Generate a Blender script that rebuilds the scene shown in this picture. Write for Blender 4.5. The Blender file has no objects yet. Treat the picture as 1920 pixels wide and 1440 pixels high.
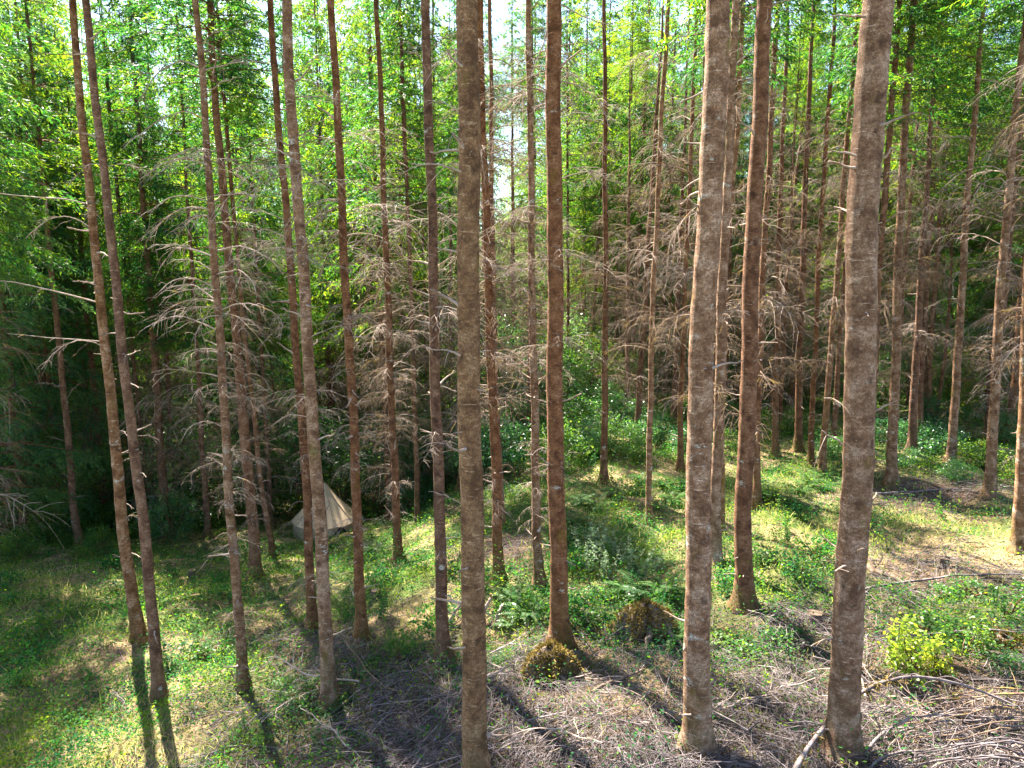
import bpy, math, random
import numpy as np
from mathutils import Vector, Matrix, Euler

R = math.radians
scene = bpy.context.scene
COL = scene.collection
rnd = random.Random(11)
rng = np.random.default_rng(11)

# ------------------------------------------------------------------ camera model (photo is 1920 x 1440)
F, CX, CY = 1280.0, 960.0, 720.0
PITCH = R(7.8)
CAM = np.array([0.0, 0.0, 6.0])
FWD = np.array([0.0, math.cos(PITCH), -math.sin(PITCH)])
UP = np.array([0.0, math.sin(PITCH), math.cos(PITCH)])

def ray(px, py):
    return np.array([1.0, 0, 0]) * ((px - CX) / F) - UP * ((py - CY) / F) + FWD

def project(p):
    d = np.asarray(p) - CAM
    z = d @ FWD
    return CX + F * d[0] / z, CY - F * (d @ UP) / z, z

def G(x, y):
    """height of the ground: level on the right, falling into a hollow on the left, a wooded bank far behind"""
    x = np.asarray(x, float); y = np.asarray(y, float)
    s = np.clip((2.5 - x) / 9.5, 0, 1); s = s * s * (3 - 2 * s)
    sp = np.log1p(np.exp(np.clip(y - 15.5, -30, 30)))
    sp = np.where(y - 15.5 > 30, y - 15.5, sp)
    drop = 1.35 + 0.27 * 17 * np.tanh(sp / 17)
    bank = 0.30 * np.clip(y - 46, 0, 70)
    b = (0.12 * np.sin(0.9 * x + 0.3) * np.sin(0.7 * y + 1) + 0.06 * np.sin(1.7 * x + 2.1 * y)
         + 0.06 * np.sin(3.1 * x - 1.3 * y + 2) + 0.035 * np.sin(5.3 * y + 2.2 * x))
    return -s * drop + bank + b

def hit(px, py, h=0.0):
    """the point of the ground (raised by h) seen at a photo pixel"""
    d = ray(px, py); t = 2.0
    while t < 140:
        p = CAM + d * t
        if p[2] <= G(p[0], p[1]) + h: break
        t += 0.02
    return CAM + d * t

def at_y(px, py, Y):
    d = ray(px, py)
    return CAM + d * (Y / d[1])

# ------------------------------------------------------------------ mesh building
class MB:
    """collects quads and links them as one mesh"""
    def __init__(self): self.V = []; self.Q = []; self.M = []; self.n = 0
    def add(self, v, q, m=0):
        v = np.asarray(v, float).reshape(-1, 3); q = np.asarray(q, np.int64).reshape(-1, 4)
        self.V.append(v); self.Q.append(q + self.n); self.M.append(np.full(len(q), m)); self.n += len(v)
    def tube(self, P, rad, sides=5, m=0, wob=0.0, cap=False):
        P = np.asarray(P, float); n = len(P); rad = np.broadcast_to(np.asarray(rad, float), (n,))
        T = np.gradient(P, axis=0); T /= np.linalg.norm(T, axis=1)[:, None] + 1e-9
        ref = np.array([0.31, 0.95, 0.02]) if abs(T[:, 2]).mean() > 0.8 else np.array([0.02, 0.05, 1.0])
        A = np.cross(T, ref); A /= np.linalg.norm(A, axis=1)[:, None] + 1e-9
        B = np.cross(T, A)
        th = np.arange(sides) / sides * 2 * np.pi
        rr = rad[:, None] * (1 + (wob * rng.standard_normal((n, sides)) if wob else 0))
        V = P[:, None] + rr[..., None] * (np.cos(th)[None, :, None] * A[:, None] + np.sin(th)[None, :, None] * B[:, None])
        i = np.arange(n - 1)[:, None] * sides; j = np.arange(sides)[None]; k = (j + 1) % sides
        q = np.stack([i + j, i + k, i + sides + k, i + sides + j], -1).reshape(-1, 4)
        self.add(V, q, m)
        if cap:
            c = V[-1]; cen = P[-1]
            qs = [[a, (a + 1) % sides, sides, sides] for a in range(sides)]
            self.add(np.vstack([c, cen]), [[a, (a + 1) % sides, sides, a] for a in range(0)] or np.zeros((0, 4)), m)
            self._fan(c, cen, m)
    def _fan(self, ring, cen, m):
        k = len(ring)
        mids = (ring + np.roll(ring, -1, 0)) / 2
        V = np.vstack([ring, mids, cen[None]])
        q = [[a, k + a, 2 * k, k + (a - 1) % k] for a in range(k)]
        self.add(V, q, m)
    def leaves(self, c, d, l, w, m=0, flat=0.0, cup=0.0):
        """diamond leaves: base c, direction d, length l, width w; flat=1 keeps them facing up"""
        c = np.asarray(c, float); n = len(c)
        d = d / (np.linalg.norm(d, axis=1)[:, None] + 1e-9)
        up = rng.standard_normal((n, 3)) * (1 - flat) + np.array([0, 0, 1.0]) * flat
        s = np.cross(d, up); s /= np.linalg.norm(s, axis=1)[:, None] + 1e-9
        nrm = np.cross(s, d)
        l = np.broadcast_to(l, (n,))[:, None]; w = np.broadcast_to(w, (n,))[:, None]
        mid = c + d * l * 0.45 + nrm * l * cup
        V = np.stack([c, mid + s * w / 2, c + d * l, mid - s * w / 2], 1).reshape(-1, 3)
        self.add(V, np.arange(4 * n).reshape(n, 4), m)
    def mesh(self, name, mats, smooth=False):
        V = np.vstack(self.V); Q = np.vstack(self.Q); M = np.concatenate(self.M)
        me = bpy.data.meshes.new(name)
        me.vertices.add(len(V)); me.vertices.foreach_set('co', V.ravel())
        me.loops.add(Q.size); me.loops.foreach_set('vertex_index', Q.ravel().astype(np.int32))
        me.polygons.add(len(Q))
        me.polygons.foreach_set('loop_start', (np.arange(len(Q)) * 4).astype(np.int32))
        me.polygons.foreach_set('loop_total', np.full(len(Q), 4, np.int32))
        for mt in (mats if isinstance(mats, (list, tuple)) else [mats]): me.materials.append(mt)
        me.polygons.foreach_set('material_index', M.astype(np.int32))
        if smooth: me.polygons.foreach_set('use_smooth', np.ones(len(Q), bool))
        me.update(calc_edges=True); me.validate(verbose=False)
        return me

def link(name, data, parent=None, loc=(0, 0, 0), rot=(0, 0, 0), sc=(1, 1, 1)):
    o = bpy.data.objects.new(name, data); COL.objects.link(o)
    o.location = loc; o.rotation_euler = rot
    o.scale = (sc, sc, sc) if isinstance(sc, (int, float)) else sc
    if parent is not None: o.parent = parent
    return o

def tag(o, label=None, cat=None, group=None, kind=None):
    if label: o['label'] = label
    if cat: o['category'] = cat
    if group: o['group'] = group
    if kind: o['kind'] = kind
    return o

# ------------------------------------------------------------------ materials
class NT:
    def __init__(self, name):
        self.m = bpy.data.materials.new(name); self.m.use_nodes = True
        self.t = self.m.node_tree; self.t.nodes.clear()
        self.out = self.t.nodes.new('ShaderNodeOutputMaterial')
    def n(self, kind, **kw):
        x = self.t.nodes.new('ShaderNode' + kind)
        for k, v in kw.items():
            if k.startswith('_'): setattr(x, k[1:], v)
        return x
    def put(self, sock, v):
        if isinstance(v, bpy.types.NodeSocket): self.t.links.new(v, sock)
        else: sock.default_value = v
    def noise(self, vec, scale, detail=4, rough=0.55):
        x = self.n('TexNoise'); self.put(x.inputs['Vector'], vec)
        x.inputs['Scale'].default_value = scale; x.inputs['Detail'].default_value = detail; x.inputs['Roughness'].default_value = rough
        return x.outputs['Fac']
    def map(self, vec, sc, loc=None):
        x = self.n('Mapping'); self.put(x.inputs['Vector'], vec); x.inputs['Scale'].default_value = sc
        if loc is not None: self.put(x.inputs['Location'], loc)
        return x.outputs['Vector']
    def ramp(self, fac, stops, interp='LINEAR'):
        x = self.n('ValToRGB'); self.put(x.inputs['Fac'], fac); cr = x.color_ramp; cr.interpolation = interp
        while len(cr.elements) < len(stops): cr.elements.new(0.5)
        for e, (p, c) in zip(cr.elements, stops):
            e.position = p; e.color = (c, c, c, 1) if isinstance(c, (int, float)) else (*c, 1)
        return x.outputs['Color']
    def mix(self, fac, a, b, blend='MIX'):
        x = self.n('Mix', _data_type='RGBA', _blend_type=blend)
        self.put(x.inputs[0], fac)
        for s, v in ((x.inputs[6], a), (x.inputs[7], b)):
            self.put(s, (*v, 1) if isinstance(v, tuple) and len(v) == 3 else v)
        return x.outputs[2]
    def math(self, op, a, b=0.5):
        x = self.n('Math', _operation=op); self.put(x.inputs[0], a); self.put(x.inputs[1], b); return x.outputs[0]
    def bump(self, h, strength=0.5, dist=0.02):
        x = self.n('Bump'); self.put(x.inputs['Height'], h); x.inputs['Strength'].default_value = strength; x.inputs['Distance'].default_value = dist
        return x.outputs['Normal']
    def bsdf(self, col, rough=0.85, normal=None, spec=0.25):
        b = self.n('BsdfPrincipled'); self.put(b.inputs['Base Color'], col if not isinstance(col, tuple) else (*col, 1))
        self.put(b.inputs['Roughness'], rough); b.inputs['Specular IOR Level'].default_value = spec
        if normal is not None: self.put(b.inputs['Normal'], normal)
        self.t.links.new(b.outputs[0], self.out.inputs['Surface']); return b

def mat_bark(name, dark, mid, light, moss=0.5, lichen=0.55):
    k = NT(name); tc = k.n('TexCoord').outputs['Object']; oi = k.n('ObjectInfo').outputs['Random']
    off = k.n('CombineXYZ'); k.put(off.inputs[0], k.math('MULTIPLY', oi, 37.0)); k.put(off.inputs[1], k.math('MULTIPLY', oi, 91.0)); k.put(off.inputs[2], k.math('MULTIPLY', oi, 53.0))
    p = k.map(tc, (1, 1, 1), off.outputs[0])
    blotch = k.noise(p, 5.0, 6, 0.65)
    c = k.ramp(blotch, [(0.36, dark), (0.5, mid), (0.64, light)])
    grain = k.noise(k.map(p, (16, 16, 30)), 1.0, 4, 0.65)
    c = k.mix(k.ramp(grain, [(0.38, 0.0), (0.62, 0.95)]), c, k.mix(0.6, c, dark), 'MIX')
    flecks = k.noise(k.map(p, (5, 5, 34)), 1.0, 3, 0.6)
    c = k.mix(k.ramp(flecks, [(0.62, 0.0), (0.71, 0.6)]), c, (light[0] * 1.6, light[1] * 1.75, light[2] * 1.95))
    big = k.noise(k.map(p, (1.0, 1.0, 0.55)), 1.0, 2, 0.5)
    lich = k.noise(k.map(p, (3.0, 3.0, 5.0)), 1.0, 8, 0.72)
    lm = k.math('MULTIPLY', k.ramp(lich, [(lichen, 0.0), (lichen + 0.05, 1.0)]), k.ramp(big, [(0.4, 0.0), (0.55, 0.9)]))
    c = k.mix(lm, c, (0.44, 0.42, 0.37))
    mo = k.noise(k.map(p, (2.2, 2.2, 1.1)), 1.0, 7, 0.7)
    c = k.mix(k.ramp(mo, [(1.05 - moss, 0.0), (1.15 - moss, 0.8)]), c, (0.13, 0.095, 0.018))
    dn = k.n('TexNoise'); k.put(dn.inputs['Vector'], p); dn.inputs['Scale'].default_value = 11; dn.inputs['Detail'].default_value = 4
    va = k.n('VectorMath', _operation='MULTIPLY_ADD'); k.put(va.inputs[0], dn.outputs['Color']); va.inputs[1].default_value = (.22, .22, .22); k.put(va.inputs[2], p)
    sz_ = k.n('SeparateXYZ'); k.put(sz_.inputs[0], tc)
    foot = k.math('MULTIPLY', k.ramp(k.math('MULTIPLY', sz_.outputs[2], 0.5), [(0.0, 1.0), (0.75, 0.0)]), k.ramp(k.noise(k.map(p, (5, 5, 2.2)), 1.0, 6, 0.7), [(0.42, 0.0), (0.58, 0.85)]))
    c = k.mix(foot, c, (0.085, 0.066, 0.022))
    vo = k.n('TexVoronoi'); k.put(vo.inputs['Vector'], k.map(va.outputs[0], (3.6, 3.6, 2.9))); vo.inputs['Scale'].default_value = 1.0
    kn = k.ramp(vo.outputs['Distance'], [(0.10, 1.0), (0.24, 0.0)])
    c = k.mix(k.math('MULTIPLY', kn, 0.75), c, (dark[0] * .45, dark[1] * .45, dark[2] * .45))
    ve = k.n('TexVoronoi', _feature='DISTANCE_TO_EDGE'); k.put(ve.inputs['Vector'], k.map(va.outputs[0], (34, 34, 17))); ve.inputs['Scale'].default_value = 1.0
    crack = k.ramp(ve.outputs['Distance'], [(0.0, 1.0), (0.16, 0.0)])
    c = k.mix(k.math('MULTIPLY', crack, 0.6), c, (dark[0] * .6, dark[1] * .6, dark[2] * .6))
    hue = k.n('HueSaturation'); k.put(hue.inputs['Color'], c)
    k.put(hue.inputs['Value'], k.math('ADD', k.math('MULTIPLY', oi, 0.3), 1.02))
    k.put(hue.inputs['Saturation'], k.math('ADD', k.math('MULTIPLY', k.math('FRACT', k.math('MULTIPLY', oi, 7.31), 0), 0.22), 0.94))
    h = k.math('ADD', k.math('MULTIPLY', grain, 0.7), k.math('ADD', k.math('MULTIPLY', blotch, 0.6), k.math('MULTIPLY', flecks, 0.4)))
    h = k.math('SUBTRACT', h, k.math('MULTIPLY', crack, 0.6))
    k.bsdf(hue.outputs['Color'], 0.9, k.bump(h, 0.7, 0.014), 0.2)
    return k.m

def mat_twig(name, a, b, lich=0.62, lc=(0.30, 0.17, 0.03), v0=0.7, v1=0.5):
    k = NT(name); g = k.n('NewGeometry'); tc = k.n('TexCoord').outputs['Object']; oi = k.n('ObjectInfo').outputs['Random']
    n = k.noise(k.map(tc, (6, 6, 6)), 1.0, 4, 0.6)
    c = k.mix(k.ramp(n, [(0.35, 0.0), (0.65, 1.0)]), a, b)
    n2 = k.noise(k.map(tc, (3, 3, 3), (5, 2, 1)), 1.0, 5, 0.7)
    c = k.mix(k.ramp(n2, [(lich, 0.0), (lich + 0.06, 0.9)]), c, lc)
    hue = k.n('HueSaturation'); k.put(hue.inputs['Color'], c); k.put(hue.inputs['Value'], k.math('ADD', k.math('MULTIPLY', g.outputs['Random Per Island'], v1), v0))
    bn = k.noise(k.map(tc, (40, 40, 40)), 1.0, 3, 0.6)
    k.bsdf(hue.outputs['Color'], 0.85, k.bump(bn, 0.6, 0.008), 0.2)
    return k.m

def mat_leaf(name, cols, trans, tw=0.5, rough=0.5, spec=0.3, clump=0.6, wob=0.5):
    """leaf: colour varies by leaf and by clump; light also comes through it"""
    k = NT(name); g = k.n('NewGeometry').outputs['Random Per Island']; tc = k.n('TexCoord').outputs['Object']; oi = k.n('ObjectInfo').outputs['Random']
    cl = k.noise(tc, clump, 3, 0.6)
    f = k.math('ADD', k.math('MULTIPLY', g, wob), k.math('SUBTRACT', k.math('MULTIPLY', cl, 1.6), 0.55))
    f = k.math('ADD', f, k.math('SUBTRACT', k.math('MULTIPLY', oi, 0.35), 0.17))
    n = len(cols)
    c = k.ramp(f, [(0.1 + 0.8 * i / (n - 1), q) for i, q in enumerate(cols)])
    t = k.ramp(f, [(0.1 + 0.8 * i / (n - 1), q) for i, q in enumerate(trans)])
    b = k.n('BsdfPrincipled'); k.put(b.inputs['Base Color'], c); b.inputs['Roughness'].default_value = rough; b.inputs['Specular IOR Level'].default_value = spec
    tr = k.n('BsdfTranslucent'); k.put(tr.inputs['Color'], t)
    ms = k.n('MixShader'); ms.inputs[0].default_value = tw
    k.t.links.new(b.outputs[0], ms.inputs[1]); k.t.links.new(tr.outputs[0], ms.inputs[2]); k.t.links.new(ms.outputs[0], k.out.inputs['Surface'])
    return k.m

def mat_ground():
    k = NT('forest_soil'); tc = k.n('TexCoord').outputs['Object']
    a = k.noise(tc, 0.35, 5, 0.6); b = k.noise(tc, 2.5, 6, 0.65); c = k.noise(tc, 14, 6, 0.7); d = k.noise(tc, 60, 3, 0.6)
    litter = k.ramp(c, [(0.3, (0.045, 0.028, 0.018)), (0.5, (0.13, 0.085, 0.055)), (0.7, (0.27, 0.19, 0.12))])
    straw = k.ramp(c, [(0.3, (0.16, 0.11, 0.04)), (0.7, (0.42, 0.33, 0.17))])
    green = k.ramp(c, [(0.3, (0.02, 0.04, 0.008)), (0.7, (0.10, 0.15, 0.03))])
    col = k.mix(k.ramp(b, [(0.46, 0.0), (0.58, 1.0)]), litter, straw)
    col = k.mix(k.ramp(a, [(0.44, 0.0), (0.56, 0.9)]), col, green)
    sl = k.n('Attribute'); sl.attribute_name = 'slash'
    col = k.mix(k.math('MULTIPLY', sl.outputs['Fac'], 0.9), col, k.ramp(c, [(0.3, (0.03, 0.018, 0.013)), (0.55, (0.09, 0.055, 0.04)), (0.75, (0.17, 0.11, 0.075))]))
    at = k.n('Attribute'); at.attribute_name = 'path'
    col = k.mix(at.outputs['Fac'], col, k.ramp(c, [(0.3, (0.22, 0.14, 0.07)), (0.7, (0.5, 0.36, 0.2))]))  # tan of bare soil, also painted where sun makes the ground pale
    h = k.math('ADD', c, k.math('MULTIPLY', d, 0.5))
    k.bsdf(col, 0.95, k.bump(h, 1.0, 0.06), 0.1)
    return k.m

def mat_canvas(name, a, b):
    k = NT(name); tc = k.n('TexCoord').outputs['Object']
    n = k.noise(tc, 2.2, 5, 0.6); w = k.noise(tc, 120, 2, 0.5)
    k.bsdf(k.ramp(n, [(0.3, a), (0.7, b)]), 0.9, k.bump(k.math('ADD', n, k.math('MULTIPLY', w, 0.3)), 0.35, 0.03), 0.15)
    return k.m

def mat_plain(name, a, b, scale=8, rough=0.85):
    k = NT(name); tc = k.n('TexCoord').outputs['Object']; n = k.noise(tc, scale, 6, 0.65)
    k.bsdf(k.ramp(n, [(0.3, a), (0.7, b)]), rough, k.bump(n, 0.8, 0.03), 0.2)
    return k.m

def mat_cut():
    """sawn end of a stump: rings"""
    k = NT('sawn_wood'); tc = k.n('TexCoord').outputs['Object']
    w = k.n('TexWave', _wave_type='RINGS', _rings_direction='Z'); k.put(w.inputs['Vector'], tc); w.inputs['Scale'].default_value = 14; w.inputs['Distortion'].default_value = 2.5; w.inputs['Detail'].default_value = 3
    k.bsdf(k.ramp(w.outputs['Fac'], [(0.2, (0.06, 0.042, 0.03)), (0.8, (0.12, 0.085, 0.06))]), 0.9, None, 0.15)
    return k.m

BARK = mat_bark('conifer_bark', (0.070, 0.033, 0.019), (0.185, 0.095, 0.055), (0.28, 0.165, 0.105), 0.45, 0.61)
BARK_LIGHT = mat_bark('pale_lichen_bark', (0.095, 0.048, 0.027), (0.25, 0.145, 0.087), (0.40, 0.275, 0.195), 0.46, 0.585)  # lichen bark, its base lightened further to stand for sun on the trunks
BARK_MOSS = mat_bark('mossy_bark', (0.085, 0.042, 0.019), (0.235, 0.124, 0.056), (0.33, 0.20, 0.105), 0.43, 0.65)
TWIG = mat_twig('dead_wood', (0.39, 0.31, 0.265), (0.19, 0.13, 0.095), 0.58)
TWIG_BROWN = mat_twig('brown_dead_wood', (0.20, 0.138, 0.10), (0.095, 0.060, 0.040), 0.54, (0.26, 0.17, 0.04))
SLASH = mat_twig('grey_slash', (0.25, 0.21, 0.21), (0.075, 0.053, 0.048), 0.68, (0.20, 0.13, 0.03), 0.3, 0.9)
NEEDLE = mat_leaf('conifer_needles',
    [(0.008, 0.040, 0.020), (0.028, 0.085, 0.012), (0.075, 0.130, 0.010)],
    [(0.012, 0.075, 0.025), (0.065, 0.23, 0.015), (0.36, 0.46, 0.012)], 0.56, 0.5, 0.25, 0.8)
NEEDLE_DARK = mat_leaf('shaded_needles',
    [(0.012, 0.055, 0.038), (0.028, 0.092, 0.040), (0.06, 0.13, 0.03)],
    [(0.03, 0.14, 0.06), (0.09, 0.28, 0.06), (0.26, 0.42, 0.04)], 0.48, 0.45, 0.4, 0.4)
LEAF = mat_leaf('broad_leaves',
    [(0.018, 0.060, 0.020), (0.045, 0.110, 0.025), (0.09, 0.15, 0.025)],
    [(0.03, 0.13, 0.03), (0.11, 0.28, 0.02), (0.40, 0.50, 0.02)], 0.5, 0.45, 0.3, 0.8)
LEAF_COOL = mat_leaf('bluish_shrub_leaves',
    [(0.014, 0.055, 0.030), (0.035, 0.10, 0.045), (0.075, 0.15, 0.065)],
    [(0.04, 0.20, 0.05), (0.12, 0.38, 0.06), (0.28, 0.52, 0.07)], 0.45, 0.35, 0.5, 0.8)
LEAF_PALE = mat_leaf('pale_weed_leaves',
    [(0.07, 0.13, 0.07), (0.13, 0.20, 0.11), (0.22, 0.28, 0.17)],
    [(0.10, 0.22, 0.06), (0.2, 0.34, 0.1), (0.3, 0.42, 0.15)], 0.35, 0.5, 0.3, 0.8)
LEAF_YELLOW = mat_leaf('lime_leaves',
    [(0.08, 0.14, 0.02), (0.15, 0.20, 0.025), (0.24, 0.26, 0.03)],
    [(0.25, 0.42, 0.03), (0.5, 0.6, 0.04), (0.7, 0.68, 0.05)], 0.55, 0.4, 0.3, 1.2)
FERN = mat_leaf('fern_fronds',
    [(0.02, 0.07, 0.02), (0.045, 0.11, 0.025), (0.08, 0.15, 0.03)],
    [(0.06, 0.2, 0.03), (0.15, 0.36, 0.04), (0.3, 0.46, 0.05)], 0.45, 0.4, 0.4, 1.0)
COVER = mat_leaf('herb_leaves',
    [(0.006, 0.050, 0.026), (0.018, 0.095, 0.022), (0.10, 0.14, 0.015)],
    [(0.02, 0.18, 0.035), (0.07, 0.32, 0.02), (0.40, 0.50, 0.02)], 0.45, 0.65, 0.12, 0.8)
GRASS = mat_leaf('dry_grass',
    [(0.07, 0.13, 0.02), (0.24, 0.26, 0.05), (0.52, 0.44, 0.21)],
    [(0.15, 0.30, 0.03), (0.36, 0.40, 0.08), (0.55, 0.46, 0.2)], 0.45, 0.6, 0.2, 0.35)
MOSS = mat_plain('moss', (0.05, 0.045, 0.008), (0.21, 0.165, 0.035), 18, 0.95)
MOSSL = mat_leaf('moss_tufts', [(0.06, 0.040, 0.010), (0.16, 0.11, 0.03), (0.28, 0.20, 0.07)], [(0.1, 0.08, 0.01), (0.18, 0.14, 0.02), (0.26, 0.2, 0.04)], 0.15, 0.9, 0.1, 3)
STUMP = mat_plain('stump_bark', (0.05, 0.035, 0.026), (0.19, 0.14, 0.11), 14, 0.95)
CUT = mat_cut()
CANVAS = mat_canvas('tent_canvas', (0.42, 0.305, 0.205), (0.51, 0.38, 0.26))
CANVAS_WALL = mat_canvas('tent_wall_canvas', (0.34, 0.26, 0.17), (0.42, 0.33, 0.23))
MESHPANEL = mat_plain('dark_mesh', (0.008, 0.009, 0.014), (0.018, 0.018, 0.026), 60, 0.7)  # near-black colour standing for the shade inside the tent's openings
ROPE = mat_plain('rope', (0.35, 0.3, 0.22), (0.5, 0.44, 0.34), 80, 0.9)

def wob(x, y, f, ph): return np.sin(f * x + ph) * np.sin(f * .9 * y + 1.7 * ph) + .6 * np.sin(2.3 * f * x - 1.9 * f * y + ph)

def pix(x, y):
    d0 = x; d1 = y; d2 = G(x, y) - 6.0
    dep = d1 * FWD[1] + d2 * FWD[2]
    return CX + F * d0 / dep, CY - F * (d1 * UP[1] + d2 * UP[2]) / dep

def scatter(n, ymax=38, ymin=4.5):
    """points over the ground in view, evenly by how large they show"""
    y = np.exp(rng.uniform(math.log(ymin), math.log(ymax), n)); x = rng.uniform(-.86, .86, n) * y * 1.02
    return x, y

def slash_zone(x, y):
    px, py = pix(x, y)
    a = 1 / (1 + np.exp(-(py - 1215 - (px < 700) * (700 - px) * .18) / 45)) * np.clip((px - 120) / 600, .0, 1)
    b = np.exp(-((px - 1770) / 210) ** 2 - ((py - 1075) / 60) ** 2) + 1.2 * np.exp(-((px - 1750) / 190) ** 2 - ((py - 925) / 34) ** 2) + np.exp(-((px - 955) / 75) ** 2 - ((py - 1030) / 28) ** 2) + .8 * np.exp(-((px - 1500) / 120) ** 2 - ((py - 1180) / 40) ** 2) + .5 * np.exp(-((px - 560) / 150) ** 2 - ((py - 1200) / 40) ** 2)
    return np.clip(a + b, 0, 1)

def grass_zone(x, y):
    px, py = pix(x, y)
    a = np.exp(-((px - 1600) / 330) ** 2 - ((py - 1000) / 60) ** 2) + np.exp(-((px - 100) / 260) ** 2 - ((py - 1420) / 60) ** 2) + .8 * np.exp(-((px - 80) / 200) ** 2 - ((py - 1100) / 60) ** 2) + .7 * np.exp(-((px - 760) / 130) ** 2 - ((py - 1180) / 50) ** 2) + .5 * np.exp(-((px - 1300) / 300) ** 2 - ((py - 900) / 50) ** 2)
    return np.clip(a, 0, 1)

# ------------------------------------------------------------------ ground
def build_ground():
    xs = np.concatenate([np.linspace(-400, -42, 14)[:-1], np.linspace(-42, 42, 300), np.linspace(42, 400, 14)[1:]])
    ys = np.concatenate([np.linspace(-60, -2, 8)[:-1], np.linspace(-2, 60, 260), np.linspace(60, 460, 40)[1:]])
    X, Y = np.meshgrid(xs, ys); Z = G(X, Y)
    fine = (abs(X) < 41) & (Y < 60)
    Z = Z + np.where(fine, rng.normal(0, 0.018, Z.shape), 0)
    nx, ny = len(xs), len(ys)
    i = np.arange(ny - 1)[:, None] * nx + np.arange(nx - 1)[None]
    mb = MB(); mb.add(np.stack([X, Y, Z], -1), np.stack([i, i + 1, i + nx + 1, i + nx], -1))
    me = mb.mesh('ground', mat_ground(), True)
    path = np.zeros(X.size)  # mask of bare soil patches and of sunlight painted as pale ground
    for px, py, rx, ry, amp in ((1165, 884, 2.2, 1.2, .9), (1420, 830, 4.0, 1.4, .5), (560, 1015, 1.6, 1.2, .8), (495, 1005, 1.6, .9, .6), (60, 1085, 2.5, 1.3, .6), (230, 1075, 1.2, .7, .6), (470, 1330, .8, .5, .3), (100, 1420, 2.6, 1.0, .75), (1750, 1040, 5.0, 1.4, .55), (760, 1165, 1.6, .8, .6), (1290, 1290, 1.5, .7, .35)):
        p = hit(px, py)
        q = ((X - p[0]) / rx) ** 2 + ((Y - p[1]) / ry) ** 2
        path = np.maximum(path, amp * np.clip(1.3 - q.ravel() + rng.normal(0, .12, X.size), 0, 1))
    at = me.attributes.new('path', 'FLOAT', 'POINT'); at.data.foreach_set('value', path.astype(np.float32))
    sl = me.attributes.new('slash', 'FLOAT', 'POINT'); zz = np.zeros(X.size); f = (fine & (Y > 3)).ravel()
    zz[f] = slash_zone(X.ravel()[f], Y.ravel()[f]); sl.data.foreach_set('value', zz.astype(np.float32))
    tag(link('ground', me), kind='structure')
build_ground()

# ------------------------------------------------------------------ prototypes
def unit(v): return v / (np.linalg.norm(v) + 1e-9)

def dead_branch_mesh(name, L, nt, droop, mat, seed, rad=0.0105, sub=2):
    g = np.random.default_rng(seed); mb = MB()
    n = 11; t = np.linspace(0, 1, n)
    rise = g.uniform(0.3, 0.7)
    wig = np.cumsum(g.normal(0, 0.028 * L, n)); wig -= wig[0]
    P = np.stack([L * t * (1 - 0.12 * t), wig, L * (rise * t - droop * t ** 2) + np.cumsum(g.normal(0, .008 * L, n))], 1)
    mb.tube(P, np.linspace(rad, 0.004, n) * (1 + g.normal(0, .08, n)), 6)
    for k in range(nt):
        u = g.uniform(0.12, 0.98) ; i = min(int(u * (n - 1)), n - 2); f = u * (n - 1) - i
        b = P[i] * (1 - f) + P[i + 1] * f; d0 = unit(P[i + 1] - P[i])
        side = np.array([-d0[1], d0[0], 0]) * g.choice([-1, 1])
        l = L * g.uniform(0.14, 0.42) * (1.15 - 0.6 * u)
        dirn = unit(d0 * g.uniform(.3, 1) + side * g.uniform(.4, 1) + np.array([0, 0, g.normal(-.1, .35)]))
        m = 6; s = np.linspace(0, 1, m)[:, None]
        Q = b + dirn * l * s + np.array([0, 0, -1.0]) * l * g.uniform(.1, .75) * s ** 2 + np.cumsum(g.normal(0, .05 * l, (m, 3)), 0) * (s > 0)
        mb.tube(Q, np.linspace(0.0042, 0.0018, m), 4)
        for j in range(g.integers(0, sub + 1)):
            v = g.integers(1, m - 1); l2 = l * g.uniform(.2, .5)
            d2 = unit(dirn + g.normal(0, .7, 3) + np.array([0, 0, -.5]))
            s2 = np.linspace(0, 1, 4)[:, None]
            mb.tube(Q[v] + d2 * l2 * s2 + np.array([0, 0, -1.0]) * l2 * .35 * s2 ** 2, np.linspace(0.0034, 0.0018, 4), 3)
    return mb.mesh(name, mat, True)

DEAD = [dead_branch_mesh('dead_branch', 1.0, 6 + k % 5 * 2, [.35, .6, 1.0, .5, 1.2, .3, .75, .55][k], TWIG, 40 + k) for k in range(8)]
DEAD_B = [dead_branch_mesh('dead_branch', 1.0, 16 + k * 2, [.4, .7, .9, .5, 1.1][k], TWIG_BROWN, 60 + k, 0.010, 4) for k in range(5)]

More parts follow.
